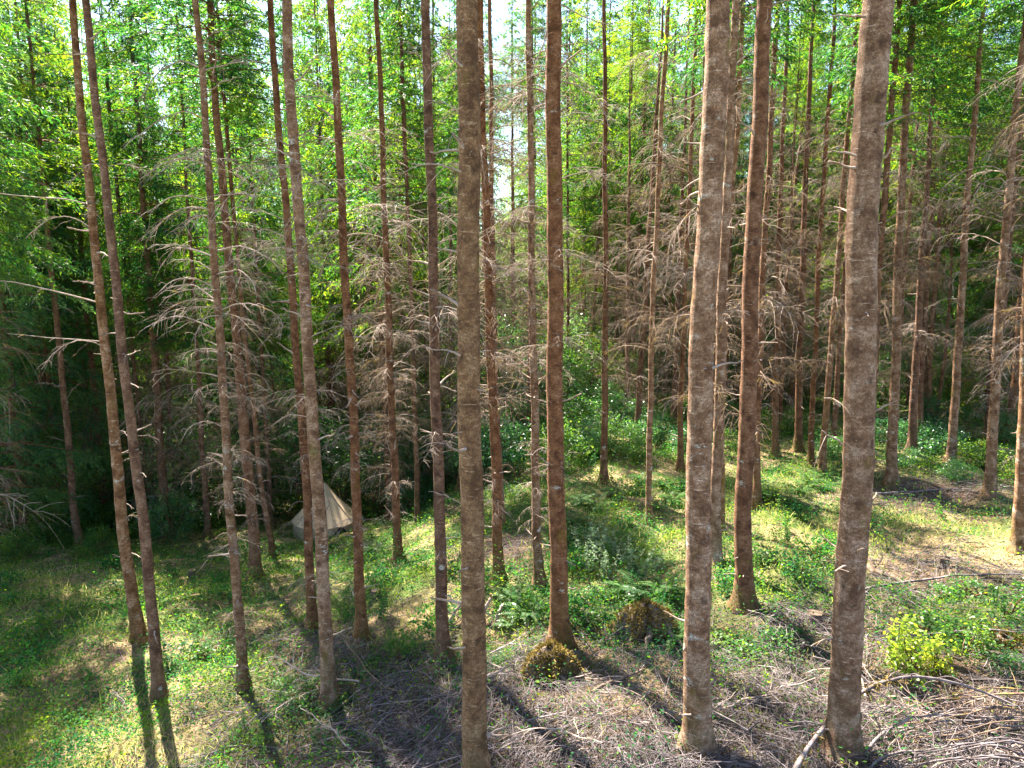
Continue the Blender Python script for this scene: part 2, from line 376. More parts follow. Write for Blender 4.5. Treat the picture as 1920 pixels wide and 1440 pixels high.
def whorl_mesh(seed, mat, nb=10, L=1.0):
    """one whorl of dead, drooping side branches as it rings a trunk"""
    g = np.random.default_rng(seed); mb = MB()
    for b in range(nb):
        az = b / nb * 6.283 + g.normal(0, .4); o = np.array([math.cos(az), math.sin(az), 0]); pr = np.array([-o[1], o[0], 0]); l = L * g.uniform(.5, 1.25); z0 = g.uniform(-.35, .35)
        n = 8; t = np.linspace(0, 1, n); dr = g.uniform(.15, .8)
        P = o * (l * t * (1 - .1 * t))[:, None] + pr * np.cumsum(g.normal(0, .02 * l, n))[:, None] + np.array([0, 0, 1.0]) * (z0 + l * (.3 * t - dr * t ** 2))[:, None]
        mb.tube(P, np.linspace(.0085, .003, n), 4)
        for k in range(g.integers(10, 20)):
            i = g.integers(1, n); d = unit(o * g.uniform(.2, .9) + pr * g.choice([-1, 1]) * g.uniform(.3, 1) + np.array([0, 0, g.normal(-.35, .3)])); l2 = l * g.uniform(.15, .45); q = np.linspace(0, 1, 5)[:, None]
            Q = P[i] + d * l2 * q + np.array([0, 0, -1.0]) * l2 * g.uniform(.1, .7) * q ** 2
            mb.tube(Q, np.linspace(.0038, .002, 5), 3)
            if g.random() < .6:
                d2 = unit(d + g.normal(0, .6, 3) + np.array([0, 0, -.4])); mb.tube(Q[2] + d2 * l2 * .5 * q[::2], np.linspace(.0026, .0015, 3), 3)
    return mb.mesh('branch_whorl', mat, True)
WHORL = [whorl_mesh(90 + k, TWIG_BROWN) for k in range(4)]
WHORL_G = [whorl_mesh(95 + k, TWIG, 6) for k in range(2)]

def stub_mesh(seed):
    g = np.random.default_rng(seed); mb = MB(); n = 6; t = np.linspace(0, 1, n)
    P = np.stack([t * .32, np.cumsum(g.normal(0, .012, n)) * (t > 0), .1 * t * g.uniform(-.6, 1) + np.cumsum(g.normal(0, .01, n)) * (t > 0)], 1)
    mb.tube(P, np.array([.020, .014, .012, .011, .010, .008]), 6); mb._fan(P[-1] + np.array([[0, .008 * math.cos(a), .008 * math.sin(a)] for a in np.arange(6) * 1.047]), P[-1], 0)
    if g.random() < .5:
        d = unit(np.array([.6, g.choice([-1, 1]) * .7, -.1])); s = np.linspace(0, 1, 4)[:, None]
        mb.tube(P[3] + d * .16 * s, np.linspace(.006, .003, 4), 4)
    return mb.mesh('branch_stub', TWIG, True)
STUBS = [stub_mesh(80 + k) for k in range(5)]

def conifer_crown_mesh(name, H, RB, seed, mat, step=0.34, dens=1.0, droop=0.5, spray=(0.08, 0.18), wid=(0.020, 0.037), low_taper=True, hang=0.28):
    g = np.random.default_rng(seed); mb = MB(); z = 0.0
    C, D, Ls, Ws = [], [], [], []
    while z < H:
        fr = z / H
        L0 = RB * (1 - fr) ** 0.75 + 0.12
        if low_taper: L0 *= 0.55 + 0.45 * min(1, fr / 0.12)
        nb = g.integers(4, 7)
        for _ in range(nb):
            if g.random() > dens * (0.55 + .45 * min(1, fr / .25) if low_taper else 1): continue
            L = L0 * g.uniform(.65, 1.2); az = g.uniform(0, 2 * np.pi)
            o = np.array([math.cos(az), math.sin(az), 0]); pr = np.array([-o[1], o[0], 0])
            n = 8; t = np.linspace(0, 1, n)
            dr = droop * (1.1 - 1.5 * fr)
            zz = z + g.uniform(-.15, .15) + L * (0.18 * t - dr * t ** 2 + .22 * t ** 3)
            P = o * (L * t)[:, None] + pr * (np.cumsum(g.normal(0, .02 * L, n)))[:, None] + np.array([0, 0, 1.0]) * zz[:, None]
            mb.tube(P, np.linspace(.006 + .007 * L, .003, n), 4, 1)
            m = max(3, int(L / 0.085))
            u = g.uniform(.12, 1, m); idx = np.minimum((u * (n - 1)).astype(int), n - 2); f = (u * (n - 1) - idx)[:, None]
            b = P[idx] * (1 - f) + P[idx + 1] * f
            sd = g.choice([-1, 1], m)[:, None]
            bl = (L * g.uniform(.16, .36, m) * (1.2 - .6 * u) + .08)[:, None]
            bd = o * g.uniform(.3, .9, (m, 1)) + pr * sd * g.uniform(.35, 1, (m, 1)) + np.array([0, 0, -1.0]) * g.uniform(.0, 2 * hang, (m, 1))
            bd /= np.linalg.norm(bd, axis=1)[:, None]
            k = 13
            s = (np.arange(k) / k + g.uniform(0, .15, (m, k)))[..., None]
            c = b[:, None] + bd[:, None] * bl[:, None] * s + np.array([0, 0, -1.0]) * bl[:, None] * .35 * s ** 2
            dd = bd[:, None] * .9 + g.normal(0, .5, (m, k, 3)) + np.array([0, 0, -.35 * hang * 2])
            C.append(c.reshape(-1, 3)); D.append(dd.reshape(-1, 3))
            Ls.append(g.uniform(*spray, m * k)); Ws.append(g.uniform(*wid, m * k))
        z += step * g.uniform(.7, 1.3)
    mb.tube(np.array([[0, 0, -.5], [0, 0, H * .5], [0, 0, H]]), [.06, .035, .006], 6, 1)
    mb.leaves(np.vstack(C), np.vstack(D), np.concatenate(Ls), np.concatenate(Ws), 0)
    print(name, seed, 'leaves', len(np.vstack(C)))
    return mb.mesh(name, [mat, BARK])

CROWN = [conifer_crown_mesh('crown', 11.5, 2.3, 100 + k, NEEDLE, 0.42, 0.9, [.55, .7, .45, .6][k]) for k in range(4)]
FULL = [conifer_crown_mesh('crown', 17.0, 3.0, 120 + k, NEEDLE_DARK if k < 2 else NEEDLE, 0.46, 0.95, [.6, .75, .65][k], (.10, .22), (.021, .038), False, .34) for k in range(3)]

def broadleaf_crown_mesh(name, r, h, nl, seed, mat, leaf=(.07, .13), clumps=26, flat=.55, stems=6):
    g = np.random.default_rng(seed); mb = MB()
    cc = g.normal(0, 1, (clumps, 3)); cc /= np.linalg.norm(cc, axis=1)[:, None]
    cc *= g.uniform(.35, 1, (clumps, 1)) ** .6
    cc = cc * np.array([r, r, h * .5]) + np.array([0, 0, h * .52])
    for i in range(stems):
        e = cc[g.integers(clumps)] ; s = np.linspace(0, 1, 7)[:, None]
        a = np.array([g.normal(0, .06 * r), g.normal(0, .06 * r), 0])
        P = a + (e - a) * s + np.array([0, 0, 1.0]) * .15 * h * np.sin(s * np.pi) + np.cumsum(g.normal(0, .015 * h, (7, 3)), 0) * (s > 0)
        mb.tube(P, np.linspace(.012 + .006 * h, .004, 7), 5, 1)
    w = g.uniform(.4, 1.3, clumps); which = g.choice(clumps, nl, p=w / w.sum())
    c = cc[which] + g.normal(0, 1, (nl, 3)) * np.array([.22 * r, .22 * r, .1 * h]) * w[which][:, None]
    ok = c[:, 2] > .03; c = c[ok]; nl = len(c)
    d = g.normal(0, 1, (nl, 3)); d[:, 2] = d[:, 2] * .4 - .35
    mb.leaves(c, d, g.uniform(*leaf, nl), g.uniform(leaf[0] * .5, leaf[1] * .62, nl), 0, flat)
    return mb.mesh(name, [mat, BARK])

SHRUB = [broadleaf_crown_mesh('foliage', 1.0, 1.6, 2600, 140 + k, [LEAF_COOL, LEAF, LEAF_COOL, LEAF][k], (.06, .12)) for k in range(4)]
BROAD_COOL = [broadleaf_crown_mesh('crown', 2.0, 5.0, 7000, 156 + k, LEAF_COOL, (.08, .16), 50, .5, 10) for k in range(2)]
BROAD_L = broadleaf_crown_mesh('crown', 2.0, 5.0, 5000, 159, LEAF, (.08, .16), 50, .5, 10)
BROAD = [broadleaf_crown_mesh('crown', 2.4, 8.0, 15000, 150 + k, LEAF, (.06, .125), 80, .5, 10) for k in range(2)]
LIME = broadleaf_crown_mesh('foliage', .36, .95, 620, 160, LEAF_YELLOW, (.06, .12), 16, .5, 6)
GREENSAP = broadleaf_crown_mesh('foliage', .42, 1.0, 620, 161, LEAF, (.05, .10), 18, .5, 7)
BRAMBLE = [broadleaf_crown_mesh('foliage', .55, .42, 420, 165 + k, LEAF, (.05, .11), 20, .7, 9) for k in range(2)]

def fern_mesh(seed, nf=18, L=.8):
    g = np.random.default_rng(seed); mb = MB(); C, D, Ls = [], [], []
    for i in range(nf):
        az = i / nf * 2 * np.pi + g.normal(0, .2); l = L * g.uniform(.65, 1.15); o = np.array([math.cos(az), math.sin(az), 0]); pr = np.array([-o[1], o[0], 0])
        n = 22; t = np.linspace(0, 1, n); up = g.uniform(.7, 1.25)
        P = o * (l * (.25 * t + .6 * t ** 1.6))[:, None] + np.array([0, 0, 1.0]) * (l * (up * t - .62 * t ** 2.2))[:, None] + pr * (g.normal(0, .05) * l * t ** 2)[:, None]
        mb.tube(P[::3], np.linspace(.006, .002, len(P[::3])), 3, 1)
        T = np.gradient(P, axis=0); T /= np.linalg.norm(T, axis=1)[:, None]
        for sd in (-1, 1):
            C.append(P[2:]); D.append((pr * sd + T * .35 + np.array([0, 0, -.12]))[2:] if False else pr * sd + T[2:] * .35 + np.array([0, 0, -.12]))
            Ls.append(l * .17 * np.sin(np.pi * (.12 + .86 * t[2:])) ** .7)
    Ls = np.concatenate(Ls)
    mb.leaves(np.vstack(C), np.vstack(D), Ls, Ls * .24 + .012, 0, .85)
    return mb.mesh('fronds', [FERN, TWIG_BROWN])
FERNS = [fern_mesh(170 + k, 16 + 3 * k, .8) for k in range(3)]

def weed_mesh(seed, H=1.0, ns=7, mat=LEAF_PALE):
    g = np.random.default_rng(seed); mb = MB()
    for i in range(ns):
        b = np.array([g.normal(0, .12), g.normal(0, .12), 0]); lean = g.normal(0, .18, 2); h = H * g.uniform(.6, 1.1)
        s = np.linspace(0, 1, 7)[:, None]
        P = b + np.array([lean[0] * h, lean[1] * h, 0]) * s ** 1.5 + np.array([0, 0, h]) * s
        mb.tube(P, np.linspace(.007, .003, 7), 4, 1)
        n = int(34 * h); u = g.uniform(.1, 1, n)[:, None]
        c = b + np.array([lean[0] * h, lean[1] * h, 0]) * u ** 1.5 + np.array([0, 0, h]) * u
        az = g.uniform(0, 6.28, n); d = np.stack([np.cos(az), np.sin(az), g.normal(.25, .4, n)], 1)
        mb.leaves(c, d, (.06 + .12 * (1 - u[:, 0])) * g.uniform(.7, 1.2, n), g.uniform(.025, .05, n), 0, .6)
    return mb.mesh('foliage', [mat, TWIG_BROWN])
LOWHERB = broadleaf_crown_mesh('foliage', .5, .55, 520, 168, COVER, (.05, .10), 22, .6, 6)
WEEDS = [weed_mesh(180, 1.0, 9), weed_mesh(181, .8, 7), weed_mesh(182, .75, 6, COVER)]

# ------------------------------------------------------------------ trees
GROUP_NEAR = 'tall conifer trunks standing near the camera'
GROUP_MID = 'conifer trunks of the middle rows'
GROUP_FAR = 'far conifers at the back of the plantation'
TREES = []      # (x, y, label) for spacing and labels

def trunk_path(base, pts, H):
    """pts: (px, py) up the trunk, held in the depth plane of its base; returns world points from root to tip"""
    W = [base] + [at_y(px, py, base[1]) for px, py in pts]
    zs = np.array([w[2] for w in W]); xs = np.array([w[0] for w in W])
    zz = np.concatenate([np.arange(0, .9, .12), np.arange(.9, H, .45), [H]]) + base[2]
    sl = (xs[-1] - xs[-2]) / max(.3, zs[-1] - zs[-2])
    sl_all = (xs[-1] - xs[0]) / max(.3, zs[-1] - zs[0])
    sl = .5 * sl + .5 * sl_all
    top = zs[-1]
    X = np.interp(zz, zs, xs)
    ab = zz > top; X[ab] = xs[-1] + sl * (zz[ab] - top)
    # soften the corners of the measured polyline
    for _ in range(2): X[1:-1] = .25 * X[:-2] + .5 * X[1:-1] + .25 * X[2:]
    return np.stack([X, np.full_like(zz, base[1]), zz], 1)

def trunk_mesh(P, base, rad, mat, sides, seed):
    g = np.random.default_rng(seed); mb = MB(); n = len(P)
    h = P[:, 2] - base[2]
    Q = P - base; ph = g.uniform(0, 6.28, 4)
    Q[:, 1] += .03 * np.sin(h * .7 + ph[0]) * np.clip(h, 0, 1); Q[:, 0] += (.014 * np.sin(h * 1.3 + ph[1]) + .008 * np.sin(h * 3.1 + ph[2])) * np.clip(h, 0, 1)
    # finer rings so knots and whorl swellings show
    hf = np.concatenate([np.arange(-.25, 1.0, .07), np.arange(1.0, min(13, h[-1]), .11), np.arange(min(13, h[-1]), h[-1] + .01, .6)])
    Qf = np.stack([np.interp(hf, h, Q[:, 0]), np.interp(hf, h, Q[:, 1]), hf], 1)
    rf = np.interp(hf, h, rad)
    rf = rf * (1 + .85 * np.exp(-np.clip(hf, 0, 9) / .22) + .16 * np.exp(-np.clip(hf, 0, 9) / .7))
    whorl = g.uniform(0, .6)
    rf = rf * (1 + .06 * np.exp(-(((hf + whorl) % .62 - .31) / .07) ** 2))
    th = np.arange(sides) / sides * 2 * np.pi
    lob = 1 + (.10 * np.sin(3 * th + ph[2]) + .12 * np.sin(5 * th + ph[3]))[None] * np.exp(-np.clip(hf, 0, 9) / .22)[:, None]
    rr = rf[:, None] * lob * (1 + g.normal(0, .007, (len(hf), sides)))
    for _ in range(int(len(hf) * .25)):          # knots
        a, b = g.integers(4, len(hf) - 2), g.integers(sides); rr[a, b] *= g.uniform(1.04, 1.12)
    V = Qf[:, None] + rr[..., None] * np.stack([np.cos(th), np.sin(th), 0 * th], 1)[None]
    i = np.arange(len(hf) - 1)[:, None] * sides; j = np.arange(sides)[None]; k = (j + 1) % sides
    mb.add(V, np.stack([i + j, i + k, i + sides + k, i + sides + j], -1).reshape(-1, 4))
    return mb.mesh('trunk', mat, True)

def put_branch(tree, P, base, rad, z, az, length, proto, tilt=0.0, name='dead_branch'):
    h = P[:, 2]; x = np.interp(z, h, P[:, 0]) - base[0]; y = P[0, 1] - base[1]; r = np.interp(z, h, rad) * .8
    o = link(name, proto, tree, (x + r * math.cos(az), y + r * math.sin(az), z - base[2]), (rnd.uniform(-.5, .5), tilt, az), (length, length * rnd.uniform(.8, 1.2), length))
    return o

def plant(name, base, P, rad, label, cat, group, mat, crown=None, crown_z=None, crown_s=1.0, longs=0, llen=(.7, 1.3), lz=(2, 11), stubs=0, protos=DEAD, sides=14, seed=0, sidebias=None, crown_sz=None, whorls=0, wz=(2, 10), ws=(1.0, 1.7), pale=0):
    t = tag(link(name, None, None, base), label, cat, group)
    link('trunk', trunk_mesh(P, base, rad, mat, sides, seed), t)
    h = P[:, 2]
    if crown is not None:
        cz = crown_z + base[2]; cx = np.interp(cz, h, P[:, 0]) - base[0]
        lean = math.atan2(np.interp(cz + 4, h, P[:, 0]) - np.interp(cz, h, P[:, 0]), 4)
        link('crown', crown, t, (cx, 0, crown_z), (0, lean * .7, 0) if False else Euler((0, lean * .7, 0)), (crown_s, crown_s, crown_sz or crown_s)).rotation_euler.rotate_axis('Z', rnd.uniform(0, 6.28))
    for _ in range(longs):
        z = base[2] + rnd.uniform(*lz)
        az = rnd.uniform(0, 6.28)
        if rnd.random() < .55: az = rnd.choice([0, math.pi]) + rnd.gauss(0, .5)
        if sidebias and rnd.random() < .6: az = (math.pi if sidebias < 0 else 0) + rnd.gauss(0, .45)
        put_branch(t, P, base, rad, z, az, rnd.uniform(*llen) * (.42 + .58 * min(1, max(0, (z - base[2] - 3) / 3.5))), rnd.choice(protos), rnd.gauss(0, .18))
    for _ in range(stubs * 2):
        z = base[2] + rnd.uniform(.4, 12)
        put_branch(t, P, base, rad, z, rnd.uniform(0, 6.28), rnd.uniform(.35, 1.25), rnd.choice(STUBS), rnd.gauss(-.1, .3), 'branch_stub')
    for q in range(whorls):
        z = base[2] + wz[0] + (wz[1] - wz[0]) * (q + rnd.random()) / whorls; sc = rnd.uniform(*ws)
        link('branch_whorl', rnd.choice(WHORL + WHORL_G[:1]), t, (np.interp(z, h, P[:, 0]) - base[0], 0, z - base[2]), (rnd.gauss(0, .08), rnd.gauss(0, .08), rnd.uniform(0, 6.28)), (sc, sc, sc * rnd.uniform(.8, 1.3)))
    for q in range(pale):
        z = base[2] + 1.2 + 8.5 * (q + rnd.random()) / pale; sc = .52 + .5 * min(1, max(0, (z - base[2] - 3) / 5)) * rnd.uniform(.7, 1.3)
        link('branch_whorl', rnd.choice(WHORL_G), t, (np.interp(z, h, P[:, 0]) - base[0], 0, z - base[2]), (rnd.gauss(0, .1), rnd.gauss(0, .1), rnd.uniform(0, 6.28)), (sc, sc, sc * rnd.uniform(.6, 1.0)))
    TREES.append((base[0], base[1], label))
    return t

# measured trunks: base pixel, further pixels up the trunk, width in pixels low and high, bark, label, branches (long, length range, stubs, side bias)
B, BL, BM = BARK, BARK_LIGHT, BARK_MOSS
SUN_EL, SUN_AZ = R(54), R(-33)          # azimuth from +Y, negative is to the left
SUNV = np.array([math.sin(SUN_AZ) * math.cos(SUN_EL), math.cos(SUN_AZ) * math.cos(SUN_EL), math.sin(SUN_EL)])
OPEN = [hit(px, py) for px, py in [(a, b) for a in range(1440, 1920, 60) for b in (935, 965, 1000, 1035, 1065)] + [(a, 905) for a in range(1640, 1920, 60)] + [(1720, 1200), (1710, 1250), (130, 1080), (60, 1420), (140, 1420), (230, 1420), (720, 1180), (780, 1175), (850, 1170), (920, 1155), (1110, 1060), (1160, 1060), (1210, 1090), (980, 1240), (520, 1015)]]
OPEN += [at_y(px, py, hit(1578, 1425)[1]) for px, py in ((1590, 1100), (1590, 900), (1595, 760), (1600, 600), (1610, 420), (1620, 250), (1630, 100))]
OPEN += [at_y(px, py, hit(1855, 930)[1]) for px, py in ((1866, 740), (1880, 480), (1897, 280))] + [at_y(px, py, hit(1341, 1058)[1]) for px, py in ((1344, 900), (1356, 480), (1366, 300))]
OPEN += [at_y(px, py, hit(1308, 1418)[1]) for px, py in ((1306, 1100), (1320, 600), (1340, 200))] + [at_y(px, py, hit(1276, 882)[1]) for px, py in ((1276, 700), (1284, 560), (1294, 420))]
def shades(base, cz, H, r):
    """how many of the sunlit places of the clearing a crown would put in shade"""
    c = 0
    for p in OPEN:
        for z in np.arange(base[2] + cz, base[2] + H, .8):
            if z <= p[2]: continue
            q = p + SUNV * ((z - p[2]) / SUNV[2]); f = (z - base[2] - cz) / (H - cz)
            if math.hypot(q[0] - base[0], q[1] - base[1]) < r * (1 - f) ** .7: c += 1; break
    return c
NEAR = [
 ((895, 1500), [(889, 1200), (882, 960), (879, 480), (876, 0)], 45, 40, BM, 'thick mossy brown trunk in the middle, its foot below the picture', 4, (.5, .9), 12, -1),
 ((1578, 1425), [(1590, 1130), (1604, 960), (1617, 467), (1647, 0)], 52, 55, BL, 'broad pale trunk with lichen patches, moss band and short broken stubs', 2, (.4, .7), 16, 0),
 ((1308, 1418), [(1306, 1100), (1309, 960), (1324, 480), (1347, 0)], 47, 43, BL, 'stout straight conifer standing in slash to the left of the broad lichen trunk', 1, (.4, .6), 12, 0),
 ((1397, 1138), [(1394, 960), (1408, 520), (1423, 240), (1435, 0)], 31, 27, B, 'dark conifer with a flared foot beside the short cut stump', 4, (.5, .9), 14, 0),
 ((1051, 1210), [(1043, 960), (1040, 480), (1038, 0)], 32, 28, B, 'straight reddish trunk rising behind the big moss-covered stump', 8, (.6, 1.1), 12, 1),
 ((833, 1232), [(824, 1000), (811, 480), (799, 0)], 22, 16, B, 'slender conifer just left of the thick mossy middle trunk', 5, (.6, 1.0), 12, 0),
 ((677, 1200), [(670, 960), (647, 480), (631, 220), (621, 0)], 19, 13, B, 'slender conifer just right of the tent with whorls of pale broken twigs', 26, (.5, .9), 14, 0),
 ((620, 1322), [(598, 960), (565, 480), (550, 240), (538, 0)], 25, 18, BL, 'taller pale-flecked trunk of the close pair in front of the tent', 7, (.6, 1.1), 10, 1),
 ((587, 1178), [(577, 960), (543, 480), (523, 220), (505, 0)], 17, 11, B, 'thin brown trunk of the close pair crossing the tent', 8, (.6, 1.1), 12, -1),
 ((455, 1290), [(434, 960), (402, 480), (384, 240), (367, 0)], 18, 11, BL, 'thin leaning conifer with many arched bleached branches', 24, (.7, 1.5), 12, 0),
 ((480, 1087), [(473, 960), (450, 720), (429, 480), (401, 150), (392, 0)], 20, 11, B, 'brown conifer close behind the thin tree with arched bleached branches', 18, (.7, 1.2), 12, 1),
 ((300, 1312), [(266, 960), (240, 720), (210, 480), (184, 240), (160, 0)], 20, 13, B, 'leaning trunk nearest the lower left corner casting its shadow on dry grass', 5, (.5, .9), 9, 0),
 ((262, 1202), [(228, 960), (204, 720), (179, 480), (157, 240), (137, 0)], 21, 12, BL, 'leaning grey trunk with three long bare branches reaching left', 6, (.7, 1.3), 8, -1),
]
MID = [
 ((152, 1030), [(140, 960), (125, 800), (110, 640), (95, 480)], 13, 9, B, 'shaded brown trunk among dark drooping needles on the left', 12, (.8, 1.4), 6, 0),
 ((197, 985), [(184, 800), (168, 640), (152, 480), (140, 330)], 11, 8, B, 'thin shaded trunk just left of the leaning pair', 10, (.8, 1.4), 4, 0),
 ((54, 970), [(46, 800), (36, 640), (24, 480)], 12, 8, B, 'thin dark trunk in the shrubs near the left edge', 8, (.8, 1.4), 4, 0),
 ((10, 975), [(4, 860), (-6, 640), (-16, 400)], 12, 8, BL, 'pale thin trunk cut by the left edge', 4, (.8, 1.2), 4, 0),
 ((512, 1042), [(488, 900), (470, 720), (452, 560), (425, 250)], 10, 6, B, 'thin leaning trunk left of the tent by the bare soil', 14, (.8, 1.3), 4, 0),
 ((747, 1052), [(740, 900), (727, 560), (718, 300), (708, 60)], 15, 9, B, 'reddish trunk between the tent and the slender middle conifer', 24, (.7, 1.3), 10, 0),
 ((783, 982), [(779, 800), (770, 520), (760, 300), (752, 100)], 10, 6, B, 'very thin straight trunk right of the reddish one by pale shrubs', 14, (.7, 1.2), 4, 0),
 ((936, 1092), [(930, 900), (916, 560), (908, 300), (899, 0)], 19, 11, B, 'slim trunk right behind the thick mossy middle trunk', 22, (.6, 1.2), 10, 1),
 ((942, 985), [(934, 850), (925, 560), (921, 250), (919, 40)], 12, 7, B, 'dim trunk tucked behind the slim trunk next to the middle', 10, (.7, 1.2), 4, 1),
 ((1011, 1097), [(1004, 900), (997, 480), (994, 200), (991, 0)], 17, 10, BL, 'knobbly trunk bristling with short pale stubs left of the reddish one', 22, (.4, .9), 18, 0),
 ((1132, 907), [(1134, 700), (1136, 480), (1134, 200), (1133, 0)], 13, 7, B, 'dark straight trunk rising from green herbs by the sandy patch', 14, (.8, 1.4), 6, 0),
 ((1218, 987), [(1217, 800), (1226, 520), (1237, 300), (1250, 50)], 11, 8, BL, 'slender bright trunk with few branches beside the ferns', 5, (.7, 1.3), 6, 0),
 ((1276, 882), [(1276, 760), (1284, 560), (1294, 320), (1302, 120)], 11, 7, B, 'dead trunk hidden in a curtain of drooping grey twigs', 46, (1.2, 2.1), 4, 0),
 ((1341, 1058), [(1344, 900), (1356, 480), (1371, 200), (1380, 40)], 21, 14, BL, 'sunlit pale trunk half hidden behind the stout straight conifer', 8, (.6, 1.2), 10, 1),
 ((1352, 1000), [(1354, 800), (1362, 480), (1382, 240), (1390, 80)], 11, 8, BL, 'thinner pale trunk pressed against the sunlit one', 6, (.6, 1.2), 6, 1),
 ((1419, 947), [(1421, 780), (1432, 460), (1446, 240), (1456, 60)], 13, 9, B, 'trunk close behind the dark flared conifer', 10, (.8, 1.4), 6, 1),
 ((1454, 857), [(1455, 720), (1460, 480), (1466, 300), (1472, 160)], 12, 7, B, 'dark trunk at the edge of the shaded glade, right of the flared conifer', 16, (.8, 1.5), 4, 0),
 ((1497, 847), [(1499, 700), (1504, 520), (1510, 360), (1518, 180)], 14, 8, B, 'thickest dark trunk in the shaded glade', 20, (.8, 1.5), 4, 0),
 ((1520, 872), [(1524, 740), (1536, 480), (1548, 280), (1560, 100)], 10, 7, B, 'thin reddish trunk on the right side of the shaded glade', 14, (.7, 1.3), 6, 0),
 ((1541, 892), [(1550, 760), (1570, 500), (1588, 280), (1604, 60)], 12, 7, BL, 'leaning light trunk with short white stubs left of the broad lichen trunk', 10, (.5, .9), 14, -1),
 ((1563, 828), [(1572, 680), (1582, 520), (1594, 340)], 10, 6, B, 'dark thin trunk behind the leaning light one', 10, (.8, 1.4), 4, 0),
 ((1626, 907), [(1634, 760), (1648, 520), (1662, 320), (1682, 60)], 14, 9, B, 'brown trunk peeping out right of the broad lichen trunk', 8, (.7, 1.2), 8, 1),
 ((1672, 910), [(1676, 740), (1686, 460), (1699, 200), (1712, 0)], 18, 11, BL, 'straight grey trunk with long twigs at the edge of sunlit slash', 18, (.6, 1.1), 10, 0),
 ((1709, 848), [(1717, 700), (1728, 480), (1742, 300)], 14, 9, B, 'dim trunk of a pair behind the straight grey one', 8, (.8, 1.4), 4, 0),
 ((1724, 820), [(1728, 700), (1740, 480), (1754, 320)], 11, 7, B, 'darker and thinner trunk of a pair behind the straight grey one', 8, (.8, 1.4), 4, 0),
 ((1738, 787), [(1744, 660), (1758, 460), (1770, 300)], 10, 7, B, 'short-looking dark trunk in the bright green clearing at the back', 8, (.8, 1.4), 4, 0),
 ((1783, 872), [(1792, 720), (1806, 500), (1822, 280), (1841, 40)], 15, 8, BL, 'leaning orange-lit trunk with long bare twigs in the herbs', 14, (.7, 1.6), 8, -1),
 ((1855, 930), [(1866, 740), (1880, 480), (1897, 280), (1919, 90)], 18, 11, BL, 'bright leaning trunk with feathery dead branches near the right edge', 20, (.8, 1.8), 10, -1),
 ((1908, 1033), [(1914, 880), (1922, 700), (1934, 450), (1950, 200)], 20, 14, BL, 'sunlit trunk cut by the right edge', 10, (.6, 1.1), 10, -1),
]
for idx, (bp, pts, w0, w1, mat, label, nl, ll, ns, sb) in enumerate(NEAR + MID):
    near = idx < len(NEAR)
    base = hit(*bp); H = rnd.uniform(20, 25)
    P = trunk_path(base, pts, H); z = np.array([project(p)[2] for p in P])
    zt = at_y(*pts[-1], base[1])[2]
    rel = np.clip((P[:, 2] - base[2]) / (zt - base[2]), 0, 5)
    wpx = np.where(rel < 1, w0 + (w1 - w0) * rel, 0)
    r_top = w1 / 2 * project(at_y(*pts[-1], base[1]))[2] / F
    rad = np.where(rel <= 1, wpx / 2 * z / F, np.clip(r_top * (1 - (P[:, 2] - zt) / (base[2] + H - zt)), .012, None))
    cz = rnd.uniform(12.5, 14) if near else rnd.uniform(10.5, 13)
    cp = rnd.choice(CROWN); cs = rnd.uniform(.8, 1.05) if bp[0] > 850 else rnd.uniform(1.15, 1.4)
    if base[0] > -3.2 and shades(base, cz, H, 2.0) > 3:
        if base[1] < 21: cp = None
        else: cz = H - 5.5; cs = .55
    plant('conifer_tree', base, P, rad, label, 'tree', GROUP_NEAR if near else GROUP_MID, mat, cp, cz, cs, nl, ll,
          (2.0 if near else 2.2, 11.5), ns, DEAD if (near or mat is BL) else DEAD + DEAD_B, 20 if w0 > 40 else 14, 300 + idx, sb, (H - cz) / 11.5, 0 if near or bp[0] < 200 else (5 if mat is BL else 8), (3.5, 12), (.7, 1.35), 9 if bp[0] in (677, 455, 480, 587, 747, 1011, 936) else 4 if bp[0] in (620, 833, 1051, 1672, 1541) else 0)

# the rest of the plantation behind
BACK_BANDS = [(26, 33, 34), (33, 43, 44), (44, 52, 30), (52, 62, 34), (62, 80, 46)]
far = []
for y0, y1, n in BACK_BANDS:
    tries = 0; got = 0
    while got < n and tries < 6000:
        tries += 1
        y = rnd.uniform(y0, y1); px = rnd.uniform(-160, 2080); x = (px - CX) / F * y * 1.02
        if any((x - a) ** 2 + (y - b) ** 2 < 1.7 ** 2 for a, b, *_ in TREES) : continue
        if 520 < px < 720 and y < 34: continue
        far.append((px, x, y)); TREES.append((x, y, '')); got += 1
far.sort()
def ordinal(n):
    ones = ['', 'first', 'second', 'third', 'fourth', 'fifth', 'sixth', 'seventh', 'eighth', 'ninth', 'tenth', 'eleventh', 'twelfth', 'thirteenth', 'fourteenth', 'fifteenth', 'sixteenth', 'seventeenth', 'eighteenth', 'nineteenth', 'twentieth']
    return ones[min(n, 20)]
LAND = [(0, 'left edge'), (250, 'leaning pair'), (440, 'arched-branch tree'), (600, 'tent'), (745, 'reddish trunk'), (885, 'thick mossy trunk'), (1045, 'mossy stump'), (1218, 'slender bright trunk'), (1310, 'stout conifer'), (1400, 'flared conifer'), (1600, 'broad lichen trunk'), (1675, 'grey trunk'), (1790, 'orange-lit trunk'), (1860, 'right edge')]
cnt = {}
def place_words(px):
    if px < 0: k = 'beyond the left edge'
    else:
        i = max(i for i, (a, _) in enumerate(LAND) if a <= px)
        k = f'between {LAND[i][1]} and {LAND[i + 1][1]}' if i + 1 < len(LAND) else 'past ' + LAND[i - 1][1]
    return k
def unique(kind, px):
    w = place_words(px); c = cnt.get((kind, w), 0) + 1; cnt[(kind, w)] = c
    return f'{ordinal(c)} {kind} {w}' if c > 1 else f'{kind} {w}'
